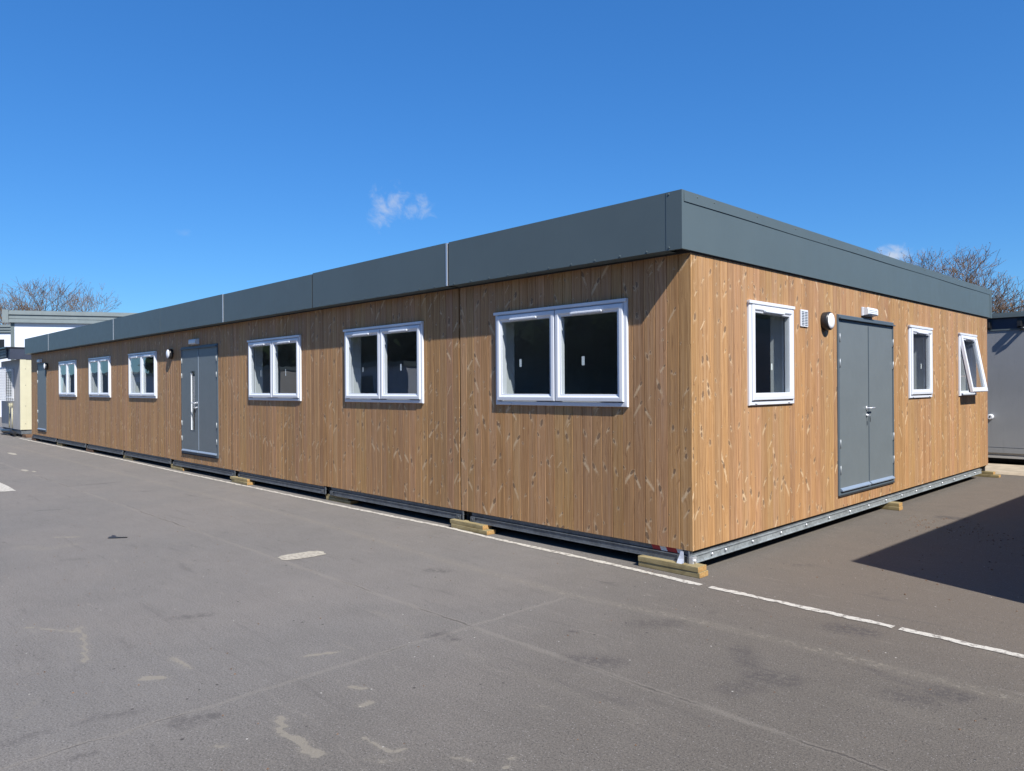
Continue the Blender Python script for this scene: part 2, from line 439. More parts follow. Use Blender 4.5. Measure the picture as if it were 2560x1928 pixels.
# ------------------------------------------------------------------ ground
def make_ground():
    def axis(segs):
        out = []
        for a, b, st in segs:
            n = max(1, round((b - a) / st)); out += [a + (b - a) * i / n for i in range(n)]
        out.append(segs[-1][1]); return out
    xs = axis([(-400, -60, 60), (-60, -26, 4), (-26, -8, .12), (-8, 3.6, .036), (3.6, 10, .8), (10, 60, 10), (60, 400, 80)])
    ys = axis([(-400, -60, 80), (-60, -8, 8), (-8, -5.2, .4), (-5.2, .4, .034), (.4, 5, .09), (5, 13, .5), (13, 60, 8), (60, 400, 80)])
    nx, ny = len(xs), len(ys)
    vs = [(x, y, 0) for y in ys for x in xs]
    fs = [(j * nx + i, j * nx + i + 1, (j + 1) * nx + i + 1, (j + 1) * nx + i) for j in range(ny - 1) for i in range(nx - 1)]
    me = bpy.data.meshes.new('ground'); me.from_pydata(vs, [], fs)
    dust = [0.] * len(vs); dark = [0.] * len(vs)
    def seg_mask(x, y, pts, wd):
        best = 9
        for (ax, ay), (bx, by) in zip(pts, pts[1:]):
            L = (bx - ax) ** 2 + (by - ay) ** 2
            k = max(0, min(1, ((x - ax) * (bx - ax) + (y - ay) * (by - ay)) / L))
            best = min(best, math.hypot(x - ax - k * (bx - ax), y - ay - k * (by - ay)))
        return max(0., 1 - best / wd)
    def px(*pp):        # picture points of stains turned into places on the yard
        o = []
        for a, b in pp:
            dd = ray(a, b); k = (GZ - CAM.z) / dd.z; o.append((CAM.x + k * dd.x, CAM.y + k * dd.y))
        return o
    D = [  # dust, mortar and silt marks
        (px((700, 1794), (704, 1835), (745, 1848), (775, 1875), (785, 1890)), .035, .9),
        (px((765, 1875), (800, 1885)), .05, .8),
        (px((905, 1845), (945, 1862), (970, 1880), (1005, 1875)), .035, .7),
        (px((925, 1895), (960, 1905), (995, 1898)), .03, .6),
        (px((60, 1568), (200, 1580)), .035, .62), (px((198, 1568), (212, 1600), (214, 1655)), .035, .72),
        (px((357, 1696), (408, 1695)), .045, .9), (px((765, 1640), (845, 1630)), .03, .9),
        (px((42, 1795), (65, 1770), (95, 1750)), .03, .55), (px((430, 1645), (475, 1672)), .035, .65),
        (px((875, 1717), (905, 1722)), .035, .8), (px((900, 1765), (925, 1755)), .035, .85),
        (px((537, 1870), (565, 1862)), .03, .8), (px((60, 1368), (120, 1372), (190, 1360)), .13, .5), (px((140, 1343), (195, 1343)), .07, .6),
        (px((940, 1528), (1010, 1560), (1060, 1590)), .035, .4), (px((1130, 1600), (1200, 1650)), .05, .3),
        (px((1300, 1680), (1450, 1740)), .05, .3), (px((1500, 1760), (1600, 1800)), .06, .25),
        (px((1260, 1928), (1285, 1890)), .02, .9), (px((1135, 1895), (1170, 1900)), .03, .7),
        (px((1345, 1765), (1370, 1770)), .03, .6),
        ([(-23, -1.0), (-16, -.97), (-9, -.965), (-4.7, -.95), (-1.9, -1.12), (-.3, -1.15), (.5, -1.04), (1.2, -1.0), (3.5, -.98)], .085, .50),
        ([(-8.5, -.40), (-7.2, -.46)], .12, .22), ([(-5.9, -.42), (-5.2, -.5)], .12, .2),
        (px((2330, 1248), (2350, 1252)), .05, .5), (px((2215, 1290), (2300, 1300)), .2, .25), (px((2470, 1630), (2560, 1650)), .1, .3),
        ([(1.5, -1.55), (3.4, -1.5)], .08, .22),
    ]
    K = [  # oil and rubber marks
        (px((1080, 1425), (1110, 1428)), .09, .7), (px((1080, 1590), (1110, 1586)), .07, 1.), (px((1120, 1595), (1138, 1600)), .05, .9),
        (px((1440, 1650), (1530, 1655)), .13, .75), (px((1600, 1560), (1690, 1558)), .12, .6),
        (px((1855, 1625), (1870, 1660)), .10, .7), (px((1905, 1690), (1960, 1700)), .15, .85), (px((1825, 1725), (1870, 1715)), .12, .6),
        (px((2095, 1570), (2160, 1580)), .14, .9), (px((2250, 1740), (2300, 1750)), .13, .7), (px((2350, 1730), (2390, 1740)), .12, .9),
        (px((445, 1810), (540, 1788)), .06, .8), (px((450, 1800), (460, 1815)), .07, .6), (px((200, 1890), (222, 1886)), .03, 1.2),
        (px((440, 1545), (520, 1537)), .07, .6), (px((170, 1217), (300, 1205)), .05, .6), (px((90, 1277), (150, 1274)), .05, .6),
        (px((330, 1230), (375, 1228)), .05, .6), (px((160, 1400), (200, 1398)), .07, .35), (px((245, 1795), (340, 1780)), .05, .5),
        (px((195, 1810), (250, 1790)), .04, .5), (px((20, 1860), (110, 1830)), .05, .5), (px((1505, 1455), (1530, 1458)), .03, .7),
        (px((1780, 1533), (1788, 1531)), .025, 1.3), (px((1735, 1530), (1745, 1533)), .02, .8),
        (px((2358, 1293), (2400, 1297)), .13, 1.4), (px((1995, 1412), (2030, 1415)), .06, .7), (px((2180, 1480), (2215, 1500)), .03, .5),
        (px((2170, 1670), (2240, 1700), (2290, 1715)), .03, .7), (px((1425, 1578), (1435, 1580)), .03, 1.2), (px((1500, 1735), (1580, 1760)), .06, .4),
        ([(-3.1, .1), (3.4, .1)], .0001, 0.),
    ]
    for k, (x, y) in enumerate((v[0], v[1]) for v in vs):
        if not (-26 < x < 3.8 and -5.4 < y < 5): continue
        a = b = 0.
        for pts, wd, s in D:
            if min(p[0] for p in pts) - wd < x < max(p[0] for p in pts) + wd and min(p[1] for p in pts) - wd < y < max(p[1] for p in pts) + wd:
                a = max(a, s * min(1, 1.8 * seg_mask(x, y, pts, wd)))
        for pts, wd, s in K:
            if min(p[0] for p in pts) - wd < x < max(p[0] for p in pts) + wd and min(p[1] for p in pts) - wd < y < max(p[1] for p in pts) + wd:
                b = max(b, s * min(1, 1.5 * seg_mask(x, y, pts, wd)))
        dust[k] = a; dark[k] = b
    for nm, arr in (('dust', dust), ('dark', dark)):
        at = me.attributes.new(nm, 'FLOAT', 'POINT'); at.data.foreach_set('value', arr)
    me.materials.append(asphalt_mat())
    o = bpy.data.objects.new('ground', me); o.location = (0, 0, GZ); link(o)
    tag(o, kind='structure')
make_ground()

# painted line with ragged edges
def ragged_strip(name, pts, width, breaks=(), seed=1, step=.02):
    mb = MB(); rnd = random.Random(seed)
    tot = [0.]
    for a, b in zip(pts, pts[1:]): tot.append(tot[-1] + math.hypot(b[0] - a[0], b[1] - a[1]))
    def P(s):
        for i in range(len(pts) - 1):
            if s <= tot[i + 1] or i == len(pts) - 2:
                k = (s - tot[i]) / (tot[i + 1] - tot[i]); return (pts[i][0] + k * (pts[i + 1][0] - pts[i][0]), pts[i][1] + k * (pts[i + 1][1] - pts[i][1]))
    s = 0.; prev = None; lo = hi = 0.
    while s < tot[-1]:
        x, y = P(s)
        lo = mnoise.noise((x * 6, 3.3, seed)) * .018 + mnoise.noise((x * 27, 1.3, seed)) * .010
        hi = mnoise.noise((x * 6, 8.3, seed)) * .018 + mnoise.noise((x * 27, 5.3, seed)) * .010
        br = any(a < x < b for a, b in breaks)
        cur = (x, y - width / 2 + lo, y + width / 2 + hi)
        if prev and not br:
            mb.quad((prev[0], prev[1], 0), (cur[0], cur[1], 0), (cur[0], cur[2], 0), (prev[0], prev[2], 0))
        prev = None if br else cur
        s += step
    o = mb.build(name, M['line'], loc=(0, 0, GZ + .004), fixn=False)
    return o
o = ragged_strip('painted_line', [(-25.2, -.10), (-14.8, -.09), (-10.7, -.135), (-4.9, -.125), (-3.1, -.097), (-2.3, -.145), (-.88, -.173), (.22, -.225), (.8, -.236), (1.69, -.245), (2.38, -.278), (5.5, -.36)], .063, [(.232, .285), (1.665, 1.695)], 3)
tag(o, kind='structure')
mb = MB()
def blob(mb, cx, cy, ax, ay, n=28, jit=.06, seed=0, rot=0., sq=2.):
    pts = []
    for k in range(n):
        a = 2 * pi * k / n; rr = 1 + jit * mnoise.noise((cos(a) * 3, sin(a) * 3, seed * 7.1)) + jit * .6 * mnoise.noise((cos(a) * 11, sin(a) * 11, seed))
        c, s_ = cos(a), sin(a)
        x = ax * rr * (abs(c) ** (2 / sq)) * (1 if c > 0 else -1); y = ay * rr * (abs(s_) ** (2 / sq)) * (1 if s_ > 0 else -1)
        pts.append((cx + x * cos(rot) - y * sin(rot), cy + x * sin(rot) + y * cos(rot), 0))
    mb.quad(*pts)
mb.quad((-14.6, -3.05, 0), (-10.47, -3.09, 0), (-10.40, -2.89, 0), (-11.2, -2.86, 0), (-14.6, -2.86, 0))
tag(mb.build('painted_bay_marking', M['line'], loc=(0, 0, GZ + .004), fixn=False), kind='structure')
mb = MB(); blob(mb, -18.5, -1.5, .45, .06, seed=4, jit=.3); tag(mb.build('painted_dash', M['concrete'], loc=(0, 0, GZ + .004), fixn=False), kind='structure')
mb = MB(); blob(mb, -13.8, -2.13, .22, .05, seed=5, jit=.4); blob(mb, -13.4, -2.05, .1, .03, seed=6, jit=.4)
tag(mb.build('paint_fleck', M['concrete'], loc=(0, 0, GZ + .004), fixn=False), kind='structure')
mb = MB(); blob(mb, -3.03, -1.94, .125, .215, n=48, jit=.10, seed=2, rot=-.12, sq=3.2)
tag(mb.build('concrete_filler_patch', M['concrete'], loc=(0, 0, GZ + .004), fixn=False), kind='structure')

# small litter lying on the yard
def scrap(name, x, y, pts, mat, label, cat, th=.006, rot=0.):
    mb = MB(); n = len(pts)
    top = [(a, b, th * (1 + .9 * sin(7 * a + 5 * b))) for a, b in pts]; bot = [(a, b, 0) for a, b in pts]
    mb.quad(*top); mb.quad(*reversed(bot))
    for k in range(n): mb.quad(bot[k], bot[(k + 1) % n], top[(k + 1) % n], top[k])
    o = mb.build(name, mat, loc=(x, y, GZ + .001), rz=rot); tag(o, label, cat); return o
scrap('plastic_scrap', -5.29, -2.93, [(-.15, .02), (-.06, .035), (.0, .01), (.09, .05), (.14, .09), (.07, -.02), (.03, -.07), (-.05, -.04), (-.06, 0)], M['black'],
      'crumpled black plastic scrap lying alone on the open asphalt at left', 'scrap')

# ------------------------------------------------------------------ the modular building
BLD = empty('modular_building', (0, 0, GZ))
tag(BLD, 'long single-storey timber-clad modular building with grey metal fascia raised on planks', 'building')
BZ = -GZ           # parts are written with z=0 at the cladding's lower edge, then lifted above the base
NM = 8; MW = 3.0; WLEN = 9.23; ZT = 2.514; ZF = 2.997; OY = .17; OX = .03

def board_wall(name, u0, u1, z0, z1, holes, idx0, org, endcaps=(1, 1), bw=.12, th=.028):
    """vertical tongue-and-groove boards in the local plane y=0 facing -y, seams every bw from org"""
    mb = MB()
    cells = []; k = floor((u0 - org) / bw + 1e-6)
    while org + k * bw < u1 - 1e-6:
        cells.append((org + k * bw, org + (k + 1) * bw, k)); k += 1
    for a, b, k in cells:
        idx = idx0 + k
        pa, pb = max(a, u0), min(b, u1)
        br = sorted({pa, pb, *[h[0] for h in holes if pa < h[0] < pb], *[h[1] for h in holes if pa < h[1] < pb]})
        for s0, s1 in zip(br, br[1:]):
            mid = (s0 + s1) / 2
            zi = [(z0, z1)]
            for h in holes:
                if h[0] < mid < h[1]:
                    nz = []
                    for c0, c1 in zi:
                        if c0 < h[2]: nz.append((c0, min(c1, h[2])))
                        if c1 > h[3]: nz.append((max(c0, h[3]), c1))
                    zi = nz
            gd, gw = .0065, .0045
            pr = []
            if s0 == a: pr += [(s0, gd), (s0 + gw, 0)]
            else: pr += [(s0, 0)]
            if s1 == b: pr += [(s1 - gw, 0), (s1, gd)]
            else: pr += [(s1, 0)]
            U = lambda x: idx + min(.999, max(.001, (x - a) / bw))
            for c0, c1 in zi:
                for (xa, ya), (xb, yb) in zip(pr, pr[1:]):
                    mb.quad((xa, ya, c0), (xb, yb, c0), (xb, yb, c1), (xa, ya, c1), uv=[(U(xa), c0), (U(xb), c0), (U(xb), c1), (U(xa), c1)])
            if zi and zi[0][0] == z0:
                mb.quad((s0, 0, z0), (s0, th, z0), (s1, th, z0), (s1, 0, z0), uv=[(U(s0), .3), (U(s0), .33), (U(s1), .33), (U(s1), .3)])
    for e, x, k in ((endcaps[0], u0, cells[0][2]), (endcaps[1], u1, cells[-1][2])):
        if e:
            for q in range(1):
                mb.quad((x, .0, z0), (x, th, z0), (x, th, z1), (x, .0, z1), uv=[(idx0 + k + .3, z0), (idx0 + k + .55, z0), (idx0 + k + .55, z1), (idx0 + k + .3, z1)])
    # back plate stops light leaking
    return mb

# openings: (module, left, right) window outer frames on the long facade
WR = {0: .648, 1: .662, 2: .628, 4: .69, 5: .80, 6: .75}
WW, WZ0, WZ1 = 1.735, 1.198, 2.178
wins_L = {k: (-3 * k - r - WW, -3 * k - r) for k, r in WR.items()}
doorL = (-11.33, -9.62, .155, 2.19)
doorS = (-23.12, -22.08, .140, 2.20)
winsR = [(.948, 1.862), (5.290, 6.215), (7.556, 8.470)]
doorR = (2.969, 4.705, .142, 2.175)
holes_all = []
for k in range(NM):
    u1 = -MW * k; u0 = u1 - MW
    g1 = {0: 0., 1: .015, 3: .008, 4: .007, 5: .008}.get(k, .005); g0 = {0: .013, 2: .008, 3: .007, 4: .008, 7: 0.}.get(k, .005)
    hs_ = []
    if k in wins_L: hs_.append((wins_L[k][0] + .03, wins_L[k][1] - .03, WZ0 + .03, WZ1 - .03))
    if k == 3: hs_.append(doorL)
    if k == 7: hs_.append(doorS)
    holes_all += hs_
    dz = (0, .0, -.008, -.006, 0, 0, 0, 0)[k]
    mb = board_wall('w', u0 + g0, u1 - g1, dz, ZT - .01, hs_, 40 + 30 * k, 0.)
    o = mb.build('wall_cladding', M['clad'], BLD, (0, 0, BZ), fixn=False)
    mbj = MB(); mbj.box(u0 - .03, u0 + .03, .028, .05, 0.01, ZT - .02)
    mbj.build('joint_membrane', M['gap'], o)
hR = [(a + .03, b - .03, WZ0 + .03, WZ1 - .03) for a, b in winsR] + [doorR]
mb = board_wall('w', .033, WLEN, 0, ZT - .012, hR, 400, .0)
endwall = mb.build('end_wall_cladding', M['clad'], BLD, (0, 0, BZ), R(90), fixn=False)
MB().box(.004, .05, .031, .05, .0, ZT - .02).build('corner_membrane', M['gap'], endwall)

# inner lining, floor, roof deck and back walls
def lining(u0, u1, z0, z1, holes):
    mb = MB()
    xs = sorted({u0, u1, *[h[0] for h in holes], *[h[1] for h in holes]})
    for a, b in zip(xs, xs[1:]):
        m = (a + b) / 2; zi = [(z0, z1)]
        for h in holes:
            if h[0] < m < h[1]: zi = [(z0, h[2]), (h[3], z1)]
        for c0, c1 in zi: mb.quad((a, 0, c0), (b, 0, c0), (b, 0, c1), (a, 0, c1))
    return mb
o = lining(-24, 0, 0, ZT, holes_all).build('inner_lining', M['plaster'], BLD, (0, .2, BZ), fixn=False)
o = lining(0, WLEN, 0, ZT, hR).build('inner_lining', M['plaster'], BLD, (-.2, 0, BZ), R(90), fixn=False)
mb = MB(); mb.box(-24, -.03, .05, WLEN, -.03, .02); mb.build('floor_deck', M['dark'], BLD, (0, 0, BZ))
MB().box(-23.96, -.21, .21, WLEN - .04, .0201, .03).build('floor_covering', M['carpet'], BLD, (0, 0, BZ))
MB().box(-23.96, -.21, .21, WLEN - .04, 2.40, 2.42).build('ceiling', M['plaster'], BLD, (0, 0, BZ))
mb = MB(); mb.box(-24 - .01, 0.01, -.02, WLEN + .02, ZT - .012, ZT + .03); mb.build('roof_deck', M['dark'], BLD, (0, 0, BZ))
mb = MB(); mb.box(-24, -.031, WLEN - .03, WLEN, 0, ZT - .012); mb.box(-24, -23.97, 0.03, WLEN - .03, 0, ZT - .012)
mb.build('back_wall', M['plaster'], BLD, (0, 0, BZ))
mb = MB()
for x in (-3.0, -6.0, -9.0, -12.0, -15.0, -18.0, -21.0): mb.box(x - .04, x + .04, .2, 3.4, .02, ZT - .02)
mb.box(-24, -.205, 3.4, 3.5, .02, ZT - .02)
mb.box(-3.2, -3.1, 3.5, WLEN - .03, .02, ZT - .02)
mb.build('interior_partition', M['plaster'], BLD, (0, 0, BZ))

# ---- windows
def make_window(n, W, parent, loc, rz, open_deg=0., wob=0):
    H = WZ1 - WZ0
    mb = MB()
    mb.frame(0, W, 0, H, [(.0, .012), (.0, -.018), (.005, -.023), (.034, -.024), (.037, -.020), (.039, .05), (.075, .05), (.075, .07)])
    o = mb.build('window', M['white'], parent, loc, rz)
    MB().box(-.014, W + .002, -.038, -.020, H - .030, H - .001).build('drip_cap', M['white'], o, bevel=.003)
    if n == 2: MB().box(W / 2 - .03, W / 2 + .03, -.012, .05, .052, H - .052).build('mullion', M['white'], o)
    for q in (.13, .87): MB().box(W * q - .02, W * q + .02, -.031, -.0235, .014, .024).build('drain_cap', M['white'], o, bevel=.002)
    # reveal box behind
    mb = MB(); a = .06
    mb.quad((a, .07, a), (W - a, .07, a), (W - a, .2, a), (a, .2, a)); mb.quad((a, .07, H - a), (W - a, .07, H - a), (W - a, .2, H - a), (a, .2, H - a))
    mb.quad((a, .07, a), (a, .07, H - a), (a, .2, H - a), (a, .2, a)); mb.quad((W - a, .07, a), (W - a, .07, H - a), (W - a, .2, H - a), (W - a, .2, a))
    mb.build('reveal', M['reveal'], o, fixn=False)
    sw = (W - .072 - (.012 if n == 2 else 0)) / n
    for k in range(n):
        x0 = .036 + k * (sw + .012); z0 = .046; z1 = H - .042
        # sash hung from its head: local origin at the top edge
        hw = z1 - z0; SY = -.018
        prof = [(0, .0), (0, -.038), (.006, -.044), (.036, -.046), (.043, -.043), (.054, -.033), (.068, -.030), (.070, .0), (.070, .02), (0, .02)]
        mb = MB().frame(x0, x0 + sw, -hw, 0, [(i, y + .02) for i, y in prof])
        sash = mb.build('sash', M['white'], o, (0, SY, z1))
        g = .066
        mbp = MB(); mbp.quad((x0 + g, 0, -hw + g), (x0 + sw - g, 0, -hw + g), (x0 + sw - g, 0, -g), (x0 + g, 0, -g))
        pane = mbp.build('pane', M['glass'], o, (0, SY - .004, z1), fixn=False)
        vl = sw * .46; vx = x0 + sw * .26
        v = MB(); v.box(vx, vx + vl, -.044, -.020, -.058, -.042); v.box(vx + .008, vx + vl - .008, -.034, -.020, -.066, -.036)
        vent = v.build('trickle_vent', M['white'], o, (0, SY, z1), bevel=.003)
        its = [sash, pane, vent]
        if open_deg:
            for q in its: q.rotation_euler = (-R(open_deg), 0, 0)
            # friction stays and handle-side arm
            MB().box(x0 + .005, x0 + .02, -.10, .0, .30, .312).build('stay_arm', M['silver'], o)
    return o
def stickers(o, n, W, spots):
    for (x, z, w_, h_) in spots:
        mb = MB(); mb.quad((x, 0, z), (x + w_, 0, z), (x + w_, 0, z + h_), (x, 0, z + h_))
        mb.build('sticker', M['sticker'], o, (0, -.019, 0), fixn=False)
proto = None
for k, (a, b) in wins_L.items():
    if proto is None: proto = make_window(2, WW, BLD, (a, 0, BZ + WZ0), 0); wo = proto
    else: wo = copy_tree(proto, BLD); wo.location = (a, 0, BZ + WZ0)
WOBJ = [x for x in bpy.data.objects if x.name.startswith('window') and x.parent == BLD]
stickers(WOBJ[0], 2, WW, [(.36, .395, .03, .078), (1.20, .39, .035, .085)])
stickers(WOBJ[1], 2, WW, [(1.28, .40, .03, .08), (.44, .40, .018, .06)])
stickers(WOBJ[2], 2, WW, [(.44, .38, .02, .10), (1.27, .38, .022, .10)])
WI = []
for i, (a, b) in enumerate(winsR):
    WI.append(make_window(1, b - a, BLD, (0, a, BZ + WZ0), R(90), 10.0 if i == 2 else 0.))
stickers(WI[0], 1, .9, [(.43, .335, .025, .062)])
stickers(WI[1], 1, .9, [(.45, .40, .028, .07)])

# ---- doors
def make_door(x0, x1, z0, z1, split, parent, loc, rz, vision=None, handle=None, hz=(.13, .27, .715, .86), singleleaf=False):
    fr = .035
    mb = MB(); mb.frame(x0, x1, z0, z1, [(0, .03), (0, -.012), (.004, -.016), (fr, -.016), (fr, .03), (fr, .06)])
    door = mb.build('door', M['trimgrey'], parent, loc, rz)
    mb = MB(); mb.box(x0 + .012, x1 - .012, -.045, -.016, z1 - .05, z1 - .036); mb.box(x0 + .012, x1 - .012, -.022, -.0165, z1 - .036, z1 - .008)
    mb.build('rain_deflector', M['trimgrey'], door, bevel=.002)
    MB().box(x0 + .002, x1 - .002, -.02, .03, z0 - .012, z0 + .0).build('threshold', M['dark'], door)
    leaves = [(x0 + fr + .003, (split if split else x1 - fr) - .003)]
    if split: leaves.append((split + .003, x1 - fr - .003))
    for i, (a, b) in enumerate(leaves):
        zb, zt = z0 + fr + .002, z1 - fr - .004
        mb = MB()
        if vision and i == 0:
            va, vb, vz0, vz1 = vision
            mb.box(a, va, -.010, .035, zb, zt); mb.box(vb, b, -.010, .035, zb, zt)
            mb.box(va, vb, -.010, .035, zb, vz0); mb.box(va, vb, -.010, .035, vz1, zt)
            mb.build('leaf', M['doorgrey'], door)
            MB().frame(va - .006, vb + .006, vz0 - .006, vz1 + .006, [(0, -.0102), (0, -.015), (.010, -.015), (.010, -.0095)]).build('vision_frame', M['trimgrey'], door)
            MB().frame(va + .001, vb - .001, vz0 + .001, vz1 - .001, [(0, -.009), (0, .0095)]).build('vision_reveal', M['white'], door)
            g = MB(); g.quad((va, .010, vz0), (vb, .010, vz0), (vb, .010, vz1), (va, .010, vz1)); g.build('vision_pane', M['glass'], door, fixn=False)
        else:
            mb.box(a, b, -.010, .035, zb, zt); mb.build('leaf', M['doorgrey'], door, bevel=.002)
        w_ = MB(); L = zb + .012
        i0 = len(w_.v)
        A_, B_ = a + .012, b - .012
        w_.quad((A_, -.010, L + .032), (B_, -.010, L + .032), (B_, -.040, L + .008), (A_, -.040, L + .008))
        w_.quad((A_, -.040, L + .008), (B_, -.040, L + .008), (B_, -.040, L - .002), (A_, -.040, L - .002))
        w_.quad((A_, -.040, L - .002), (B_, -.040, L - .002), (B_, -.010, L - .002), (A_, -.010, L - .002))
        for X in (A_, B_): w_.quad((X, -.010, L + .032), (X, -.040, L + .008), (X, -.040, L - .002), (X, -.010, L - .002))
        w_.build('weather_bar', M['ledge'], door)
    for side, X in ((0, x0 + fr), (1, x1 - fr)):
        if side == 1 and not split: continue
        for q in hz:
            zc = z1 - q * (z1 - z0)
            MB().ring_tube([(X, -.022, zc - .05), (X, -.022, zc + .05)], .006, 8).box(X - .005, X + .005, -.020, -.010, zc - .045, zc + .045).build('hinge', M['hinge'], door)
    if split:
        MB().box(split - .012, split + .002, -.016, -.0105, z0 + fr + .06, z1 - fr - .06).build('astragal', M['ledge' if vision else 'trimgrey'], door)
    if handle:
        hx, hz_, dr = handle
        h = MB(); h.lathe_y(hx, hz_, [(.026, -.0105), (.026, -.018), (.022, -.020)], 20)
        h.ring_tube([(hx, -.012, hz_), (hx, -.062, hz_)], .009, 10)
        h.ring_tube([(hx - .006 * dr, -.062, hz_), (hx + .06 * dr, -.066, hz_ + .001), (hx + .135 * dr, -.060, hz_ + .0)], [.0095, .009, .0085], 10)
        h.build('handle', M['silver'], door)
        kx = hx + .03 * dr * -1
        c = MB(); c.lathe_y(hx, hz_ - .085, [(.017, -.0105), (.017, -.022), (.009, -.024), (.009, -.034)], 16)
        c.box(hx - .002, hx + .002, -.055, -.034, hz_ - .097, hz_ - .073)
        c.build('lock_cylinder', M['silver'], door)
        kk = MB(); kk.ring_tube([(hx + .012 * cos(a), -.052, hz_ - .108 + .016 * sin(a)) for a in [i * pi / 5 for i in range(11)]], .0018, 5, cap=False)
        kk.box(hx - .006, hx + .008, -.054, -.051, hz_ - .165, hz_ - .118); kk.box(hx + .006, hx + .020, -.050, -.047, hz_ - .158, hz_ - .116)
        kk.build('key_ring', M['black'], door)
    return door
make_door(doorL[0], doorL[1], doorL[2], doorL[3], -10.485, BLD, (0, 0, BZ), 0, vision=(-10.86, -10.65, .61, 1.72), handle=(-10.56, 1.125, -1))
make_door(doorS[0], doorS[1], doorS[2], doorS[3], None, BLD, (0, 0, BZ), 0)
make_door(doorR[0], doorR[1], doorR[2], doorR[3], 3.870, BLD, (0, 0, BZ), R(90), handle=(3.795, 1.105, 1))

# ---- lamps, vent
def bulkhead(u, z, parent, loc, rz):
    o = MB().lathe_y(u, z, [(.098, .0), (.100, -.012), (.100, -.062), (.094, -.072), (.086, -.076)], 36).build('round_wall_lamp', M['black'], parent, loc, rz)
    MB().lathe_y(u, z, [(.085, -.0765), (.083, -.081), (.06, -.090), (.03, -.095), (.004, -.0965)], 36).build('lamp_lens', M['opal'], o)
    return o
def emerg(u, z, parent, loc, rz):
    o = MB().box(u - .17, u + .17, -.022, .0, z - .052, z + .052).build('emergency_lamp', M['white'], parent, loc, rz, bevel=.004)
    mb = MB()
    pr = [(-.022, -.046), (-.070, -.040), (-.078, -.030), (-.078, .022), (-.066, .044), (-.022, .046)]
    for (ya, za), (yb, zb) in zip(pr, pr[1:]): mb.quad((u - .16, ya, z + za), (u + .16, ya, z + za), (u + .16, yb, z + zb), (u - .16, yb, z + zb))
    for X in (u - .16, u + .16): mb.quad(*[(X, y, z + q) for y, q in pr])
    mb.build('lamp_diffuser', M['clear'], o)
    mb = MB()
    for q in (-.028, -.008, .012): mb.box(u - .12, u + .12, -.0815, -.0783, z + q, z + q + .007)
    mb.build('diffuser_rib', M['white'], o)
    return o
bulkhead(-11.86, 2.085, BLD, (0, 0, BZ), 0); bulkhead(-21.93, 2.085, BLD, (0, 0, BZ), 0); bulkhead(2.64, 2.075, BLD, (0, 0, BZ), R(90))
emerg(-10.63, 2.268, BLD, (0, 0, BZ), 0); emerg(-22.72, 2.268, BLD, (0, 0, BZ), 0); emerg(3.845, 2.252, BLD, (0, 0, BZ), R(90))
mb = MB().box(2.045, 2.215, -.014, 0, 1.99, 2.165); v = mb.build('vent_grille', M['white'], BLD, (0, 0, BZ), R(90), bevel=.003)
mb = MB()
for i in range(9):
    for a, b in ((2.062, 2.122), (2.138, 2.198)): mb.box(a, b, -.0165, -.0145, 2.004 + i * .0168, 2.0115 + i * .0168)
mb.build('grille_slot', M['trimgrey'], v)

# ---- fascia
def fpanel(u0, u1, z0, z1, y, lip, screws=True, zs=None):
    mb = MB()
    mb.quad((u0, y, z0), (u1, y, z0), (u1, y, z1), (u0, y, z1))
    mb.quad((u0, y, z1), (u1, y, z1), (u1, y + .03, z1), (u0, y + .03, z1))
    mb.quad((u0, y, z0), (u1, y, z0), (u1, y + lip, z0), (u0, y + lip, z0))
    for X in (u0, u1): mb.quad((X, y, z0), (X, y + .03, z0), (X, y + .03, z1), (X, y, z1))
    if screws:
        x = u1 - .2
        while x > u0 + .08:
            mb.lathe_y(x, z0 + .016, [(.0085, y - .0005), (.0085, y - .003), (.005, y - .0055)], 8); x -= .285
    return mb
FY = -OY
for k in range(NM):
    u1 = -MW * k - (.03 if k == 1 else .003); u0 = -MW * (k + 1) + {0: .024, 1: .022}.get(k, .006)
    if k == 0: u1 = -.122
    if k == 7: u0 = -24.03
    fpanel(u0, u1, ZT, ZF - (0, .0, .010, .004, 0, .006, .004, .002)[k], FY, OY, True).build('fascia_panel', M['fascia'], BLD, (0, 0, BZ))
mb = MB(); mb.box(-.124, OX, FY - .003, FY + .03, ZT - .002, ZF); 
mb.lathe_y(-.095, ZT + .02, [(.0085, FY - .0035), (.0085, FY - .006), (.005, FY - .0085)], 8); mb.lathe_y(-.095, ZF - .02, [(.0085, FY - .0035), (.0085, FY - .006), (.005, FY - .0085)], 8)
mb.build('corner_trim', M['fascia'], BLD, (0, 0, BZ))
for k, wd in ((1, .026), (3, .02), (5, .02), (7, .016)):
    x = -MW * k
    mb = MB().box(x - .022 if k == 1 else x - wd / 2, (x - .022 if k == 1 else x - wd / 2) + wd, FY - .006, FY + .02, ZT + .002, ZF - .006)
    mb.build('joint_strip', M['silver'], BLD, (0, 0, BZ))
for k in range(1, 8): MB().box(-MW * k - .03, -MW * k + .035, FY + .0025, FY + .03, ZT + .004, ZF - .012).build('joint_backing', M['gap'], BLD, (0, 0, BZ))
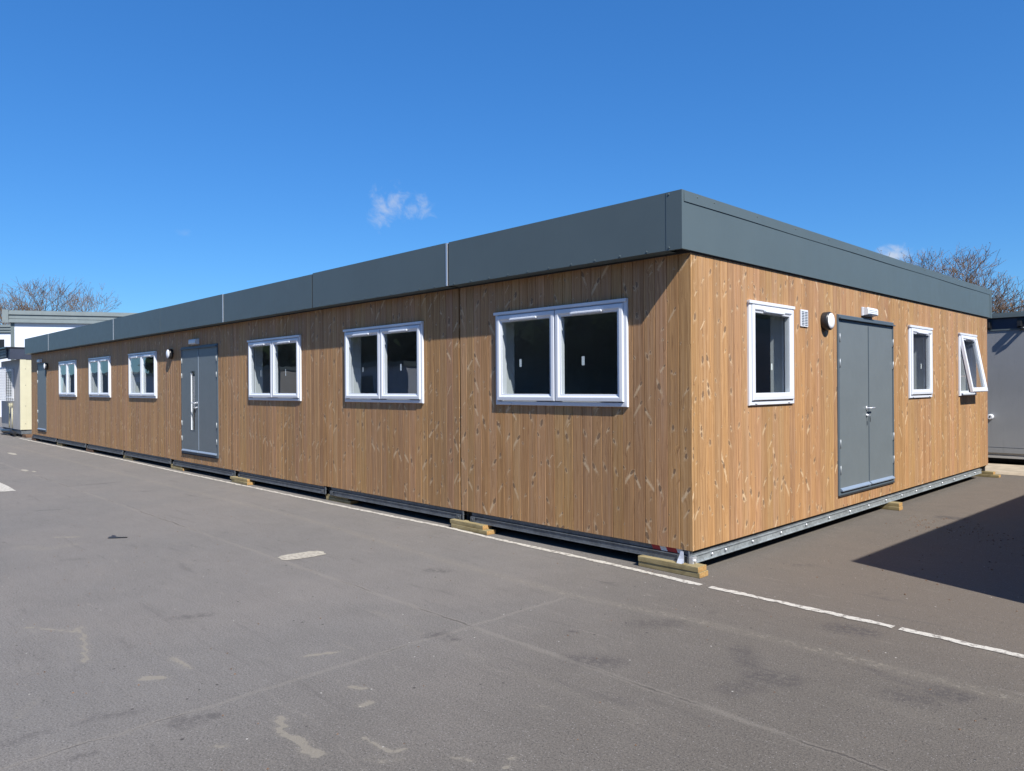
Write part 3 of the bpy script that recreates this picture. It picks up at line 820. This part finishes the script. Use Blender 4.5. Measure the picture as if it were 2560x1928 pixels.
# end fascia (faces +x)
ef = fpanel(-.138, WLEN + .178, ZT, 2.908, -OX + .004, .028, False).build('end_fascia_panel', M['fascia'], BLD, (0, 0, BZ), R(90))
mb = MB(); n = 40
for i in range(n):
    a = -.140 + (WLEN + .320) * i / n; b = -.140 + (WLEN + .320) * (i + 1) / n
    za = 2.906 + .002 * sin(a * 2.3); zb = 2.906 + .002 * sin(b * 2.3)
    ya = -OX - .001 - .0025 * (1 + sin(a * 1.7 + 1)) / 2; yb = -OX - .001 - .0025 * (1 + sin(b * 1.7 + 1)) / 2
    mb.quad((a, ya, za), (b, yb, zb), (b, -OX - .001, ZF), (a, -OX - .001, ZF))
    mb.quad((a, ya, za), (b, yb, zb), (b, yb + .01, zb), (a, ya + .01, za))
    mb.quad((a, -OX - .001, ZF), (b, -OX - .001, ZF), (b, .25, ZF), (a, .25, ZF))
for q in (.06, .33, 1.1, 1.9, 2.7, 3.5, 4.3, 5.1, 5.9, 6.7, 7.5, 8.3, 9.1):
    mb.lathe_y(q, ZF - .028, [(.007, -OX - .0018), (.007, -OX - .005), (.004, -OX - .007)], 8)
mb.build('capping', M['fascia'], BLD, (0, 0, BZ), R(90), fixn=False)
MB().box(WLEN + .085, WLEN + .182, -OX - .002, -.02, ZT - .003, 2.906).build('corner_trim', M['fascia'], BLD, (0, 0, BZ), R(90))
mb = MB().box(-24.03, 0., WLEN + .14, WLEN + .17, ZT, ZF - .002).box(-24.03, -24.0, FY + .031, WLEN + .139, ZT, ZF - .003)
mb.build('rear_fascia', M['fascia'], BLD, (0, 0, BZ))
MB().box(-23.99, -.031, FY + .04, WLEN + .13, ZF - .12, ZF - .06).build('roof', M['dark'], BLD, (0, 0, BZ))

# ---- chassis
for k in range(NM):
    a = -MW * (k + 1) + (.165 if k < 7 else .06); b = -MW * k - (.0 if k else .028) + (.045 if k else 0)
    if k == 0: b = -.032
    zoff = (0, -.004, -.010, -.008, -.002, 0, 0, 0)[k]
    mb = MB()
    mb.box(a, b, .022, .05, -.043, -.001 + min(0, zoff))          # upper angle, recessed
    mb.box(a, b, .010, .05, -.108, -.052)                          # channel web
    mb.box(a, b, .002, .05, -.056, -.050); mb.box(a, b, .002, .05, -.112, -.106)
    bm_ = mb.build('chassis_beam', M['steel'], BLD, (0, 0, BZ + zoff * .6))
    for e0, e1 in ((a, a + .075), (b - .12, b - .045)):
        mb = MB()
        mb.box(e0, e1, -.002, .0015, -.106, -.056)
        c = (e0 + e1) / 2
        mb.ring_tube([(c - .008, -.006, -.068), (c + .008, -.006, -.074), (c + .010, -.006, -.086), (c - .002, -.006, -.094)], .0035, 6)
        mb.build('corner_casting', M['steel'], bm_)
    MB().box(b - .012, b, -.004, .12, -.112, -.004).build('end_plate', M['steel'], bm_)
mb = MB().box(-24, -.04, WLEN - .06, WLEN - .01, -.112, -.001).box(-24, -23.95, .05, WLEN - .06, -.112, -.001)
for k in range(1, NM): mb.box(-MW * k - .01, -MW * k + .035, .3, WLEN - .06, -.112, -.031)
mb.build('rear_chassis', M['dark'], BLD, (0, 0, BZ))
# end rail under the end wall
mb = MB(); mb.box(-.0 + .02, 8.87, .014, .05, -.108, -.048); mb.box(.02, 8.87, .004, .05, -.050, -.044); mb.box(.02, 8.87, .006, .05, -.112, -.106)
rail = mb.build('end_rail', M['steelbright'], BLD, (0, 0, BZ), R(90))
MB().box(.02, 8.87, .030, .05, -.043, -.002).build('upper_angle', M['steel'], rail)
for y in [.32, .55] + [1.04 + .57 * i for i in range(14)]:
    if y < 8.8:
        MB().lathe_y(y, -.072, [(.014, .013), (.014, .004), (.010, -.002), (.006, -.004)], 10).build('bolt', M['silver'], rail)
MB().box(.0, .062, .0, .05, -.112, -.052).lathe_y(.03, -.085, [(.016, -.001), (.014, -.012), (.006, -.016)], 12).build('corner_plate', M['silver'], rail)

# ---- hazard tape and hanging tag at the near corner
tp = empty('hazard_tape', (-.43, -.0, -.03)); tag(tp, 'short red and white striped hazard tape stuck under the near corner of the cladding', 'tape')
x = 0.
for i, (wd, m) in enumerate(((.085, 'red'), (.065, 'whitetape'), (.105, 'red'), (.06, 'whitetape'))):
    mb = MB(); sk = .022
    mb.quad((x, 0, .0275), (x + wd, 0, .0275), (x + wd + sk, -.002, -.012), (x + sk, -.002, -.012)); x += wd
    mb.build('red_stripe' if m == 'red' else 'white_stripe', M[m], tp, (0, .0185, 0), fixn=False)
mb = MB()
P = [(-.012, 0, .118), (.018, -.004, .118), (.024, -.010, .055), (.032, -.022, .025), (.012, -.020, .018), (-.004, -.026, -.012), (-.040, -.022, .012), (-.034, -.008, .05), (-.022, -.004, .08)]
mb.quad(*P[:3], P[7], P[8]); mb.quad(P[2], P[3], P[4], (-.002, -.012, .045)); mb.quad(P[7], (-.002, -.012, .045), P[4], P[5], P[6]); mb.quad(P[2], (-.002, -.012, .045), P[7])
o = mb.build('plastic_tag', M['white'], loc=(-.085, -.030, -.125), fixn=False); sm = o.modifiers.new('s', 'SOLIDIFY'); sm.thickness = .0015
tag(o, 'crumpled white plastic tag hanging over the near corner planks', 'tag')

# ------------------------------------------------------------------ timber planks carrying the building
def plank(x0, x1, y0, y1, lvl, label, mat='plank', rot=0., endcol=True):
    h = .0445; w_, l_ = y1 - y0, x1 - x0
    mb = MB().box(-l_ / 2, l_ / 2, -w_ / 2, w_ / 2, 0, h)
    o = mb.build('timber_plank', M[mat], loc=((x0 + x1) / 2, (y0 + y1) / 2, GZ + .001 + lvl * .0455), rz=rot, bevel=.003)
    if endcol and mat == 'plank':
        o.data.materials.append(M['plankend'])
        for p in o.data.polygons:
            if abs(p.normal.x) > .9: p.material_index = 1
    tag(o, label, 'plank', 'planks packed under the building'); return o
plank(-.515, .100, -.057, .078, 0, 'lower pale timber plank under the near corner of the building', rot=.0)
plank(-.515, .088, -.062, .070, 1, 'upper pale timber plank under the near corner, beside the white tag', rot=.004)
nm = {1: 'first facade joint from the near corner', 2: 'second facade joint from the near corner', 3: 'third facade joint, right of the grey double door',
      4: 'fourth facade joint, left of the grey double door', 5: 'fifth facade joint from the near corner', 6: 'sixth facade joint from the near corner',
      7: 'seventh facade joint, by the far single door', 8: 'far left corner of the building'}
lay = {1: (-3.12, -2.52, -.045, -.02), 2: (-6.02, -5.40, .055, .0), 3: (-9.02, -8.37, -.03, .03), 4: (-11.98, -11.36, .03, 0.), 5: (-15.02, -14.4, .05, 0), 6: (-18.0, -17.4, .04, 0), 7: (-21.0, -20.45, .05, 0), 8: (-24.12, -23.6, .04, 0)}
for k, (a, b, yo, rr) in lay.items():
    m = 'plankold' if k in (6, 8) else 'plank'
    plank(a + .03, b + .05, -.03 + yo, .10 + yo, 0, 'lower timber plank under the ' + nm[k], m, rot=-abs(rr) * 1.3)
    plank(a, b - .03, -.02 + yo, .11 + yo, 1, 'upper timber plank under the ' + nm[k], m, rot=rr)
def plank_r(y, xe, lvl, label, rot=0.):
    o = plank(xe - .6, xe, y, y + .13, lvl, label, rot=rot); return o
plank_r(4.53, .125, 0, 'lower timber plank jutting out from under the end wall by the door')
plank_r(4.54, .118, 1, 'upper timber plank jutting out from under the end wall by the door', .01)
plank_r(9.10, .185, 0, 'lower timber plank jutting out at the far right corner of the end wall')
plank_r(9.13, .10, 1, 'upper timber plank jutting out at the far right corner of the end wall', -.02)

# ------------------------------------------------------------------ neighbours
M['cabingrey'] = paint('grey_cabin_panel', (.235, .245, .255), .6, .07, .9, bumpy=.12, dirt=.3)
M['cabintrim'] = paint('dark_board_and_eaves_shade', (.030, .038, .062), .5, .1)  # cream cabin's dark board; on the grey cabin, overhang shadow as colour
M['roofgreen'] = paint('grey_green_roof_trim', (.105, .130, .132), .45, .06)
M['eaves'] = paint('ribbed_eaves_grey', (.165, .195, .20), .45, .06)
M['cream'] = paint('cream_panel', (.50, .475, .34), .6, .04, 2, dirt=.15)
M['beigegrey'] = paint('weathered_beige_panel', (.38, .37, .35), .65, .08, 1.5, dirt=.35)
M['whitewall'] = paint('white_cabin_wall', (.58, .62, .70), .6, .03, 1)
M['silt'] = paint('pale_boards', (.36, .30, .22), .85, .15, 5, dirt=.3)

# grey cabin closing the yard behind the end wall
gc = empty('grey_cabin', (0, 11.2, GZ)); tag(gc, 'plain grey steel cabin with roof board coloured as eaves shade, standing beyond the end wall', 'cabin')
def gp(name, mb, m, parent=gc, bevel=0): return mb.build(name, M[m], parent, bevel=bevel)
Z0 = .2
wallg = gp('wall', MB().box(-6, 12, 0.0, 3, Z0 + .16, Z0 + 2.40), 'cabingrey')
gp('skirt_rail', MB().box(-6, 12, -.012, .02, Z0 + .055, Z0 + .150), 'cabingrey')
gp('lower_rail', MB().box(-6, 12, .03, .06, Z0 - .0, Z0 + .055).box(-6, 12, .0, .06, Z0 - .045, Z0 - .0), 'beigegrey')
gp('roof_board', MB().box(-6, 12, -.004, .05, Z0 + 2.425, Z0 + 2.64), 'cabintrim')  # navy colour stands in for the roof overhang's shadow on this band
gp('flashing', MB().box(-6, 12, -.016, .0, Z0 + 2.40, Z0 + 2.424), 'roofgreen')
gp('roof', MB().box(-6.1, 12.1, -.07, 3.1, Z0 + 2.642, Z0 + 2.705).box(-6.1, 12.1, -.04, 3.1, Z0 + 2.706, Z0 + 2.735), 'roofgreen')
for X in (.06, -.455, 2.8): gp('bracket', MB().box(X, X + .06, -.14, -.005, Z0 + 2.46, Z0 + 2.56).box(X - .02, X + .08, -.03, -.005, Z0 + 2.43, Z0 + 2.60), 'black')
gp('hook_bar', MB().ring_tube([(.16, -.005, Z0 + 2.43), (.16, -.10, Z0 + 2.42), (.10, -.11, Z0 + 2.40)], .03, 8), 'black')
wo = MB(); wo.ring_tube([(-.40, .0, Z0 + .745), (-.40, -.08, Z0 + .745), (-.40, -.10, Z0 + .745)], [.052, .052, .04], 16); gp('pipe_outlet', wo, 'white')
gp('pipe_bore', MB().ring_tube([(-.40, -.099, Z0 + .745), (-.40, -.103, Z0 + .745)], .016, 12), 'black')
gp('underframe', MB().box(-6, 12, .25, 2.9, 0.06, Z0 - .05), 'dark')
for X in (-5, -1.5, 2.5, 6): gp('foot', MB().box(X, X + .3, .3, .6, 0.003, .062), 'plankold')
# low pale timber ramp in front of it
rp = MB(); rp.quad((-7, 9.72, 0.004), (8, 9.60, 0.004), (8, 9.64, .045), (-7, 9.76, .045)); rp.quad((-7, 9.76, .045), (8, 9.64, .045), (8, 11.1, .05), (-7, 11.1, .05))
o = rp.build('boarded_threshold', M['silt'], loc=(0, 0, GZ), fixn=False); tag(o, 'low pale boarded strip on the ground in front of the grey cabin', 'boards')

# cabin whose shadow falls across the yard on the right
H = 2.92
sx, sy = .74 + .925 * H, 1.41 - .297 * H
sc = empty('site_cabin', (sx, sy, GZ), -R(1.8)); tag(sc, 'grey site cabin standing to the right, casting its shadow across the yard', 'cabin')
MB().box(0, 3, 0, 11, .15, H - .3).build('wall', M['cabingrey'], sc)
MB().box(0, 3.04, 0, 11.04, H - .3, H).build('roof', M['roofgreen'], sc)
MB().box(.05, 2.9, .02, 10.9, 0.002, .149).build('underframe', M['dark'], sc)

# cream container cabin at the far left
cc = empty('cream_cabin', (-25.9, .06, GZ)); tag(cc, 'cream and grey site cabin with caged window beyond the far left end', 'cabin')
def cp(name, mb, m, parent=cc, **k): return mb.build(name, M[m], parent, **k)
cp('front_wall', MB().box(-3.2, -.001, 0, .04, .25, 2.63), 'beigegrey')
cp('side_wall', MB().box(-.04, 0, .041, 6, .25, 2.63), 'cream')
cp('corner_panel', MB().box(-.03, .012, -.012, .16, .252, 2.625), 'cream')
for z in (.45, 1.05, 1.75, 2.3):
    cp('rivet', MB().ring_tube([(.012, .14, z), (.020, .14, z)], .012, 6), 'steel'); cp('rivet', MB().ring_tube([(-.06, -.001, z), (-.06, -.006, z)], .012, 6), 'steel')
cp('back_wall', MB().box(-3.2, -.04, 5.96, 6, .25, 2.63).box(-3.2, -3.16, .04, 5.96, .25, 2.63), 'cream')
cp('roof', MB().box(-3.3, .03, -.42, 6.1, 2.98, 3.03), 'black')
cp('roof_board', MB().box(-3.3, -.32, -.33, -.29, 2.66, 2.98).box(-.32, .018, -.30, 6.0, 2.62, 2.978), 'cabintrim')
mb = MB()
for z in (2.70, 2.80, 2.90): mb.box(-3.3, -.33, -.352, -.331, z, z + .045)
cp('louvre', mb, 'steel')
wi = cp('window', MB().frame(-2.35, -1.10, 1.30, 2.32, [(0, .0), (0, -.03), (.07, -.03), (.07, .01)]), 'white')
g = MB(); g.quad((-2.28, -.006, 1.37), (-1.17, -.006, 1.37), (-1.17, -.006, 2.25), (-2.28, -.006, 2.25)); cp('pane', g, 'black', wi, fixn=False)
mb = MB()
def bar(a, b, r=.006): mb.ring_tube([a, b], r, 4, cap=False)
for i in range(22):
    z = 1.22 + i * (1.16 / 21)
    bar((-2.45, -.24, z), (-1.00, -.24, z)); bar((-1.00, -.24, z), (-1.00, 0, z)); bar((-2.45, -.24, z), (-2.45, 0, z))
for i in range(26): bar((-2.45 + i * .058, -.24, 1.22), (-2.45 + i * .058, -.24, 2.38))
for i in range(5): bar((-1.0, -.24 + i * .055, 1.22), (-1.0, -.24 + i * .055, 2.38))
cp('window_cage', mb, 'white', wi)
cp('socket', MB().box(-1.35, -1.2, -.13, 0, 1.02, 1.14), 'cream', bevel=.01)
cp('conduit', MB().ring_tube([(-1.25, -.02, 1.02), (-1.25, -.02, .27)], .018, 8).ring_tube([(-1.7, -.02, 1.02), (-1.7, -.02, .27)], .022, 8), 'cream')
cp('chassis', MB().box(-3.15, -.03, .02, .12, .10, .248).box(-.13, -.03, .12, 5.9, .10, .248), 'steel')
cp('tarpaulin', MB().ring_tube([(-3.0, -.06, .2), (-2.2, -.10, .14), (-1.4, -.05, .17), (-.5, -.08, .10)], [.05, .08, .06, .05], 8), 'black')
o = MB().box(-.5, .15, -.06, .5, 0, .09).build('timber_block', M['plankold'], loc=(-25.6, .18, GZ + .002), bevel=.004)
tag(o, 'dark brown timber block under the corner of the cream cabin', 'block')
o = MB().box(-3, 0, 0, 5, 0.25, 2.5).build('brown_cabin', M['plankold'], loc=(-29.5, .1, GZ + 0.0)); 
bpy.data.objects.remove(o)

# white two-storey block behind (seen over the roofs at far left)
dirw = math.atan2(.891, .454)                       # wall runs this way, lit face towards the yard
p0 = at_depth(36, 41.)
wb = empty('white_office_block', tuple(p0), dirw); tag(wb, 'white two-storey modular block with ribbed grey eaves rising behind the roofs', 'building')
HT = (975 - 775) / F * 41 + CAM.z - GZ
def wp(name, mb, m, parent=wb): return mb.build(name, M[m], parent)
wp('wall', MB().box(0, 16, 0, 8, 0, HT - .70), 'whitewall')
mb = MB()
for i in range(1, 8): mb.box(i * 2.0 - .012, i * 2.0 + .012, -.004, .0, .1, HT - .72)
wp('wall_joint', mb, 'clear')
wp('corner_post', MB().box(-.16, .02, -.02, .16, 0, HT - .70), 'roofgreen')
mb = MB()
for q in range(3): mb.box(-.2, 16.2, -.16 - .05 * (q % 2 == 0), .0, HT - .70 + q * .22, HT - .70 + q * .22 + .13)
mb.box(-.2, 16.2, -.14, 8.2, HT - .68, HT - .03)
wp('eaves', mb, 'eaves')
wp('eaves_end', MB().box(-.5, -.201, -.24, 8.2, HT - .72, HT), 'eaves')
# lower white block at the frame's left edge
p1 = at_depth(75, 44.)
lb = empty('white_cabin_stack', tuple(p1), R(180 + 45 + 4)); tag(lb, 'white stacked cabin with dark window at the left edge of the picture', 'building')
H2 = (975 - 812) / F * 44 + CAM.z - GZ
def lp(name, mb, m, parent=lb): return mb.build(name, M[m], parent)
# local +x runs to picture left; front faces the camera at +y local
lp('wall', MB().box(0, 8, -6, 0, 0, H2 - .5), 'whitewall')
lp('corner_post', MB().box(-.12, 0, -.1, .02, 0, H2 - .5), 'roofgreen')
mb = MB().box(-.05, 8.1, -6, .04, H2 - .5, H2)
for q in (.04, .2, .36): mb.box(-.05, 8.1, .04, .10, H2 - .5 + q, H2 - .5 + q + .09)
lp('eaves', mb, 'eaves')
wn = lp('window', MB().frame(1.35, 3.0, H2 - 1.62, H2 - .78, [(0, .0), (0, .03), (.09, .03), (.09, .0)]), 'white')
lp('pane', MB().box(1.43, 2.92, -.02, .008, H2 - 1.54, H2 - .86), 'black', wn)

# cabins across the yard, behind the photographer, seen in the panes
for i, (x0, x1, y, h, m) in enumerate(((-34.5, -24.4, -15, 2.6, 'whitewall'), (-50, -38, -15.5, 2.7, 'beigegrey'), (-66, -53, -14.5, 2.6, 'whitewall'), (-86, -69, -15, 2.9, 'cabingrey'))):
    e = empty('yard_cabin', (x0, y, GZ)); tag(e, ['white cabin across the yard, nearest of the row mirrored in the panes', 'beige cabin across the yard, second of the row mirrored in the panes', 'white cabin across the yard, third of the row mirrored in the panes', 'grey cabin across the yard, farthest of the row mirrored in the panes'][i], 'cabin', 'cabins across the yard')
    MB().box(0, x1 - x0, -3, 0, .2, h).build('wall', M[m], e)
    MB().box(-.1, x1 - x0 + .1, -3.1, .15, h, h + .25).build('roof', M['roofgreen'], e)
    for q in (2, 6): MB().box(q, q + 1.4, 0, .03, 1.2, 2.1).build('window', M['black'], e)

# ------------------------------------------------------------------ trees
def bark(name, a, b):
    t = NT(name); n = t.noise(obco(t), 6, 4)
    t.pbr(t.mix(t.ss(n, .35, .65), a, b), .9, 0., None, .2); return t.m
M['bark'] = bark('bark_grey', (.12, .10, .085), (.065, .055, .045))
M['twig'] = bark('twig_brown', (.17, .115, .075), (.10, .068, .048))
M['bud'] = bark('opening_buds', (.20, .13, .065), (.15, .08, .045))
M['leaf'] = bark('evergreen_leaf', (.016, .030, .012), (.030, .050, .018))
def bare_tree(base, height, spread, seed, label, levels=6, fork=.32, tw=1., group='bare trees behind the roofs', dens=3):
    rnd = random.Random(seed)
    wood, tw_, bud = MB(), MB(), MB()
    def grow(p, d, L, r, lev):
        n = 3 if lev < 3 else 2
        pts = [p]; rad = [r]; q = p.copy(); dd = d.copy()
        for i in range(n):
            dd = (dd + Vector((rnd.gauss(0, .16), rnd.gauss(0, .16), rnd.gauss(.05, .10)))).normalized()
            q = q + dd * L / n; pts.append(q.copy()); rad.append(r * (1 - .35 * (i + 1) / n))
        (wood if lev < 4 else tw_).ring_tube(pts, rad, 5 if lev < 3 else 3, cap=False, smooth=lev < 3)
        if lev >= levels:
            for _ in range(3):
                c = pts[rnd.randrange(1, len(pts))] + Vector((rnd.gauss(0, .05), rnd.gauss(0, .05), rnd.gauss(0, .05)))
                s = rnd.uniform(.014, .034)
                v = [c + Vector((rnd.gauss(0, s), rnd.gauss(0, s), rnd.gauss(0, s))) for _ in range(3)]
                bud.quad(*v)
            return
        kids = rnd.choice((dens, dens, dens + 1)) if lev < 5 else rnd.choice((2, 3))
        az = rnd.uniform(0, 6.28)
        for k in range(kids):
            a = az + k * 2 * pi / kids + rnd.uniform(-.5, .5)
            sp = rnd.uniform(.35, .80) * spread
            side = Vector((cos(a), sin(a), 0)); side = (side - dd * side.dot(dd)).normalized()
            nd = (dd * cos(sp) + side * sin(sp) + Vector((0, 0, .12))).normalized()
            st = pts[-1] if k < 2 else pts[-2].lerp(pts[-1], rnd.random())
            grow(st, nd, L * rnd.uniform(.62, .86), max(.012, rad[-1] * rnd.uniform(.62, .82)), lev + 1)
    trunkh = height * fork
    grow(Vector((0, 0, 0)), Vector((0, 0, 1)), trunkh, height * .024, 0)
    zmax = max(v[2] for v in tw_.v); k = height / zmax
    for m in (wood, tw_, bud): m.v = [(x * k, y * k, z * k) for x, y, z in m.v]
    e = empty('bare_tree', tuple(base)); tag(e, label, 'tree', group)
    wood.build('trunk', M['bark'], e, fixn=False)
    cr = tw_.build('crown', M['twig'], e, fixn=False)
    bud.build('buds', M['bud'], cr, fixn=False)
    return e
def htop(py, depth, px): 
    return (ray(px, py) * depth).z + CAM.z - GZ
for px_, py_, dep, spread, seed, lab, fk in (
    (-35, 752, 58, 1.0, 11, 'leftmost bare tree, cut by the left picture edge', .30),
    (70, 724, 60, .9, 5, 'bare tree above the eaves end of the white block, left of the tallest', .30),
    (142, 692, 61, .85, 23, 'tallest bare tree behind the white block at left', .32),
    (205, 702, 57, .95, 8, 'rounded bare tree with brown buds, right of the tallest one at left', .30)):
    bare_tree(at_depth(px_, dep), htop(py_, dep, px_), spread, seed, lab, fork=fk)
for px_, py_, dep, spread, seed, lab, fk in (
    (2258, 626, 50, 1.0, 31, 'small bare tree just showing over the fascia below the white cloud', .34),
    (2350, 622, 46, .95, 32, 'broad reddish bare tree rising highest over the end fascia', .32),
    (2302, 628, 47, .95, 37, 'bare tree touching the left side of the highest one over the end fascia', .32),
    (2415, 660, 45, .8, 33, 'narrow bare tree between the two broad ones over the end fascia', .34),
    (2500, 692, 44, .95, 34, 'bare tree beside the corner of the end fascia at right', .30),
    (2585, 758, 44, 1.1, 36, 'low bushy bare tree above the grey cabin roof at the right edge', .24)):
    bare_tree(at_depth(px_, dep), htop(py_, dep, px_), spread, seed, lab, fork=fk, dens=3, group='bare trees over the end fascia')
# evergreens off to the right and behind, mirrored in the panes
def leafy(base, h, r, seed, label):
    rnd = random.Random(seed); e = empty('evergreen_tree', base); tag(e, label, 'tree', 'evergreens mirrored in the panes')
    MB().ring_tube([(0, 0, 0), (.1, 0, h * .5), (0, .1, h * .9)], [.22, .15, .04], 7).build('trunk', M['bark'], e)
    mb = MB()
    cl = [(Vector((rnd.gauss(0, r * .5), rnd.gauss(0, r * .5), h * rnd.uniform(.25, .95))), rnd.uniform(.5, 1.1)) for _ in range(60)]
    for _ in range(7000):
        c, s = rnd.choice(cl); c = c + Vector((rnd.gauss(0, s * .5), rnd.gauss(0, s * .5), rnd.gauss(0, s * .4)))
        a = Vector((rnd.gauss(0, 1), rnd.gauss(0, 1), rnd.gauss(0, 1))).normalized() * .12; b = a.cross(Vector((rnd.gauss(0, 1), rnd.gauss(0, 1), rnd.gauss(0, 1)))).normalized() * .07
        mb.quad(c - a, c + b, c + a, c - b)
    mb.build('crown', M['leaf'], e, fixn=False)
leafy((13.5, 30, GZ), 9, 2.6, 3, 'dark evergreen beyond the site cabin, left one of two mirrored in the end-wall panes')
leafy((18.0, 33, GZ), 10, 3.0, 4, 'dark evergreen beyond the site cabin, right one of two mirrored in the end-wall panes')

# unseen tree belt added round the yard to darken reflections and horizon fill
def added_tree_belt(name, pts, n, seed):
    rnd = random.Random(seed); mb = MB()
    seg = []
    for a, b in zip(pts, pts[1:]): seg.append((Vector(a), Vector(b), (Vector(b) - Vector(a)).length))
    tot = sum(q[2] for q in seg)
    for _ in range(n):
        d_ = rnd.random() * tot
        for a, b, L in seg:
            if d_ <= L: break
            d_ -= L
        c = a.lerp(b, d_ / L); h = 6.5 + 2.5 * mnoise.noise((c.x * .17, c.y * .17, 1.)) + 1.2 * mnoise.noise((c.x * .6, c.y * .6, 3.))
        p = Vector((c.x + rnd.gauss(0, .9), c.y + rnd.gauss(0, .9), rnd.random() ** .8 * h))
        u_ = Vector((rnd.gauss(0, 1), rnd.gauss(0, 1), rnd.gauss(0, 1))).normalized(); v_ = u_.cross(Vector((rnd.gauss(0, 1), rnd.gauss(0, 1), rnd.gauss(0, 1)))).normalized()
        s_ = rnd.uniform(.12, .26)
        if _ % 10 == 0: s_ = 1.0; p.z = min(p.z, h - 1.4)
        mb.quad(p - u_ * s_, p + v_ * s_ * .7, p + u_ * s_, p - v_ * s_ * .7)
    o = mb.build(name, M['leaf'], loc=(0, 0, GZ), fixn=False)
    tag(o, kind='stuff')
added_tree_belt('added_tree_belt', [(-75, -22, 0), (-40, -27, 0), (-10, -30, 0), (18, -28, 0), (34, -12, 0), (36, 12, 0), (24, 32, 0), (8, 38, 0)], 75000, 5)

# crumbs of grit and bitumen, thickest by the end wall
rnd = random.Random(12); mb = MB()
def crumb(x, y, s_):
    b = Vector((x, y, 0)); a0 = rnd.uniform(0, 6.3)
    p = [b + Vector((cos(a0 + k * 2.09) * s_ * rnd.uniform(.6, 1.2), sin(a0 + k * 2.09) * s_ * rnd.uniform(.6, 1.2), 0)) for k in range(3)]
    q = b + Vector((0, 0, s_ * rnd.uniform(.4, .8)))
    for k in range(3): mb.quad(p[k], p[(k + 1) % 3], q)
for _ in range(230):
    u_ = rnd.random(); cx = .35 + u_ * 2.3 + rnd.gauss(0, .06); cy = 4.0 - u_ * 1.2 + rnd.gauss(0, .22)
    crumb(cx, cy, rnd.uniform(.005, .015))
for _ in range(120): crumb(rnd.uniform(.6, 3.), rnd.uniform(.6, 4.5), rnd.uniform(.005, .014))
for _ in range(260): crumb(rnd.uniform(-8, 3.4), rnd.uniform(-4.6, .0), rnd.uniform(.003, .009))
o = mb.build('grit', M['plankold'], loc=(0, 0, GZ + .001), fixn=False); tag(o, kind='stuff')
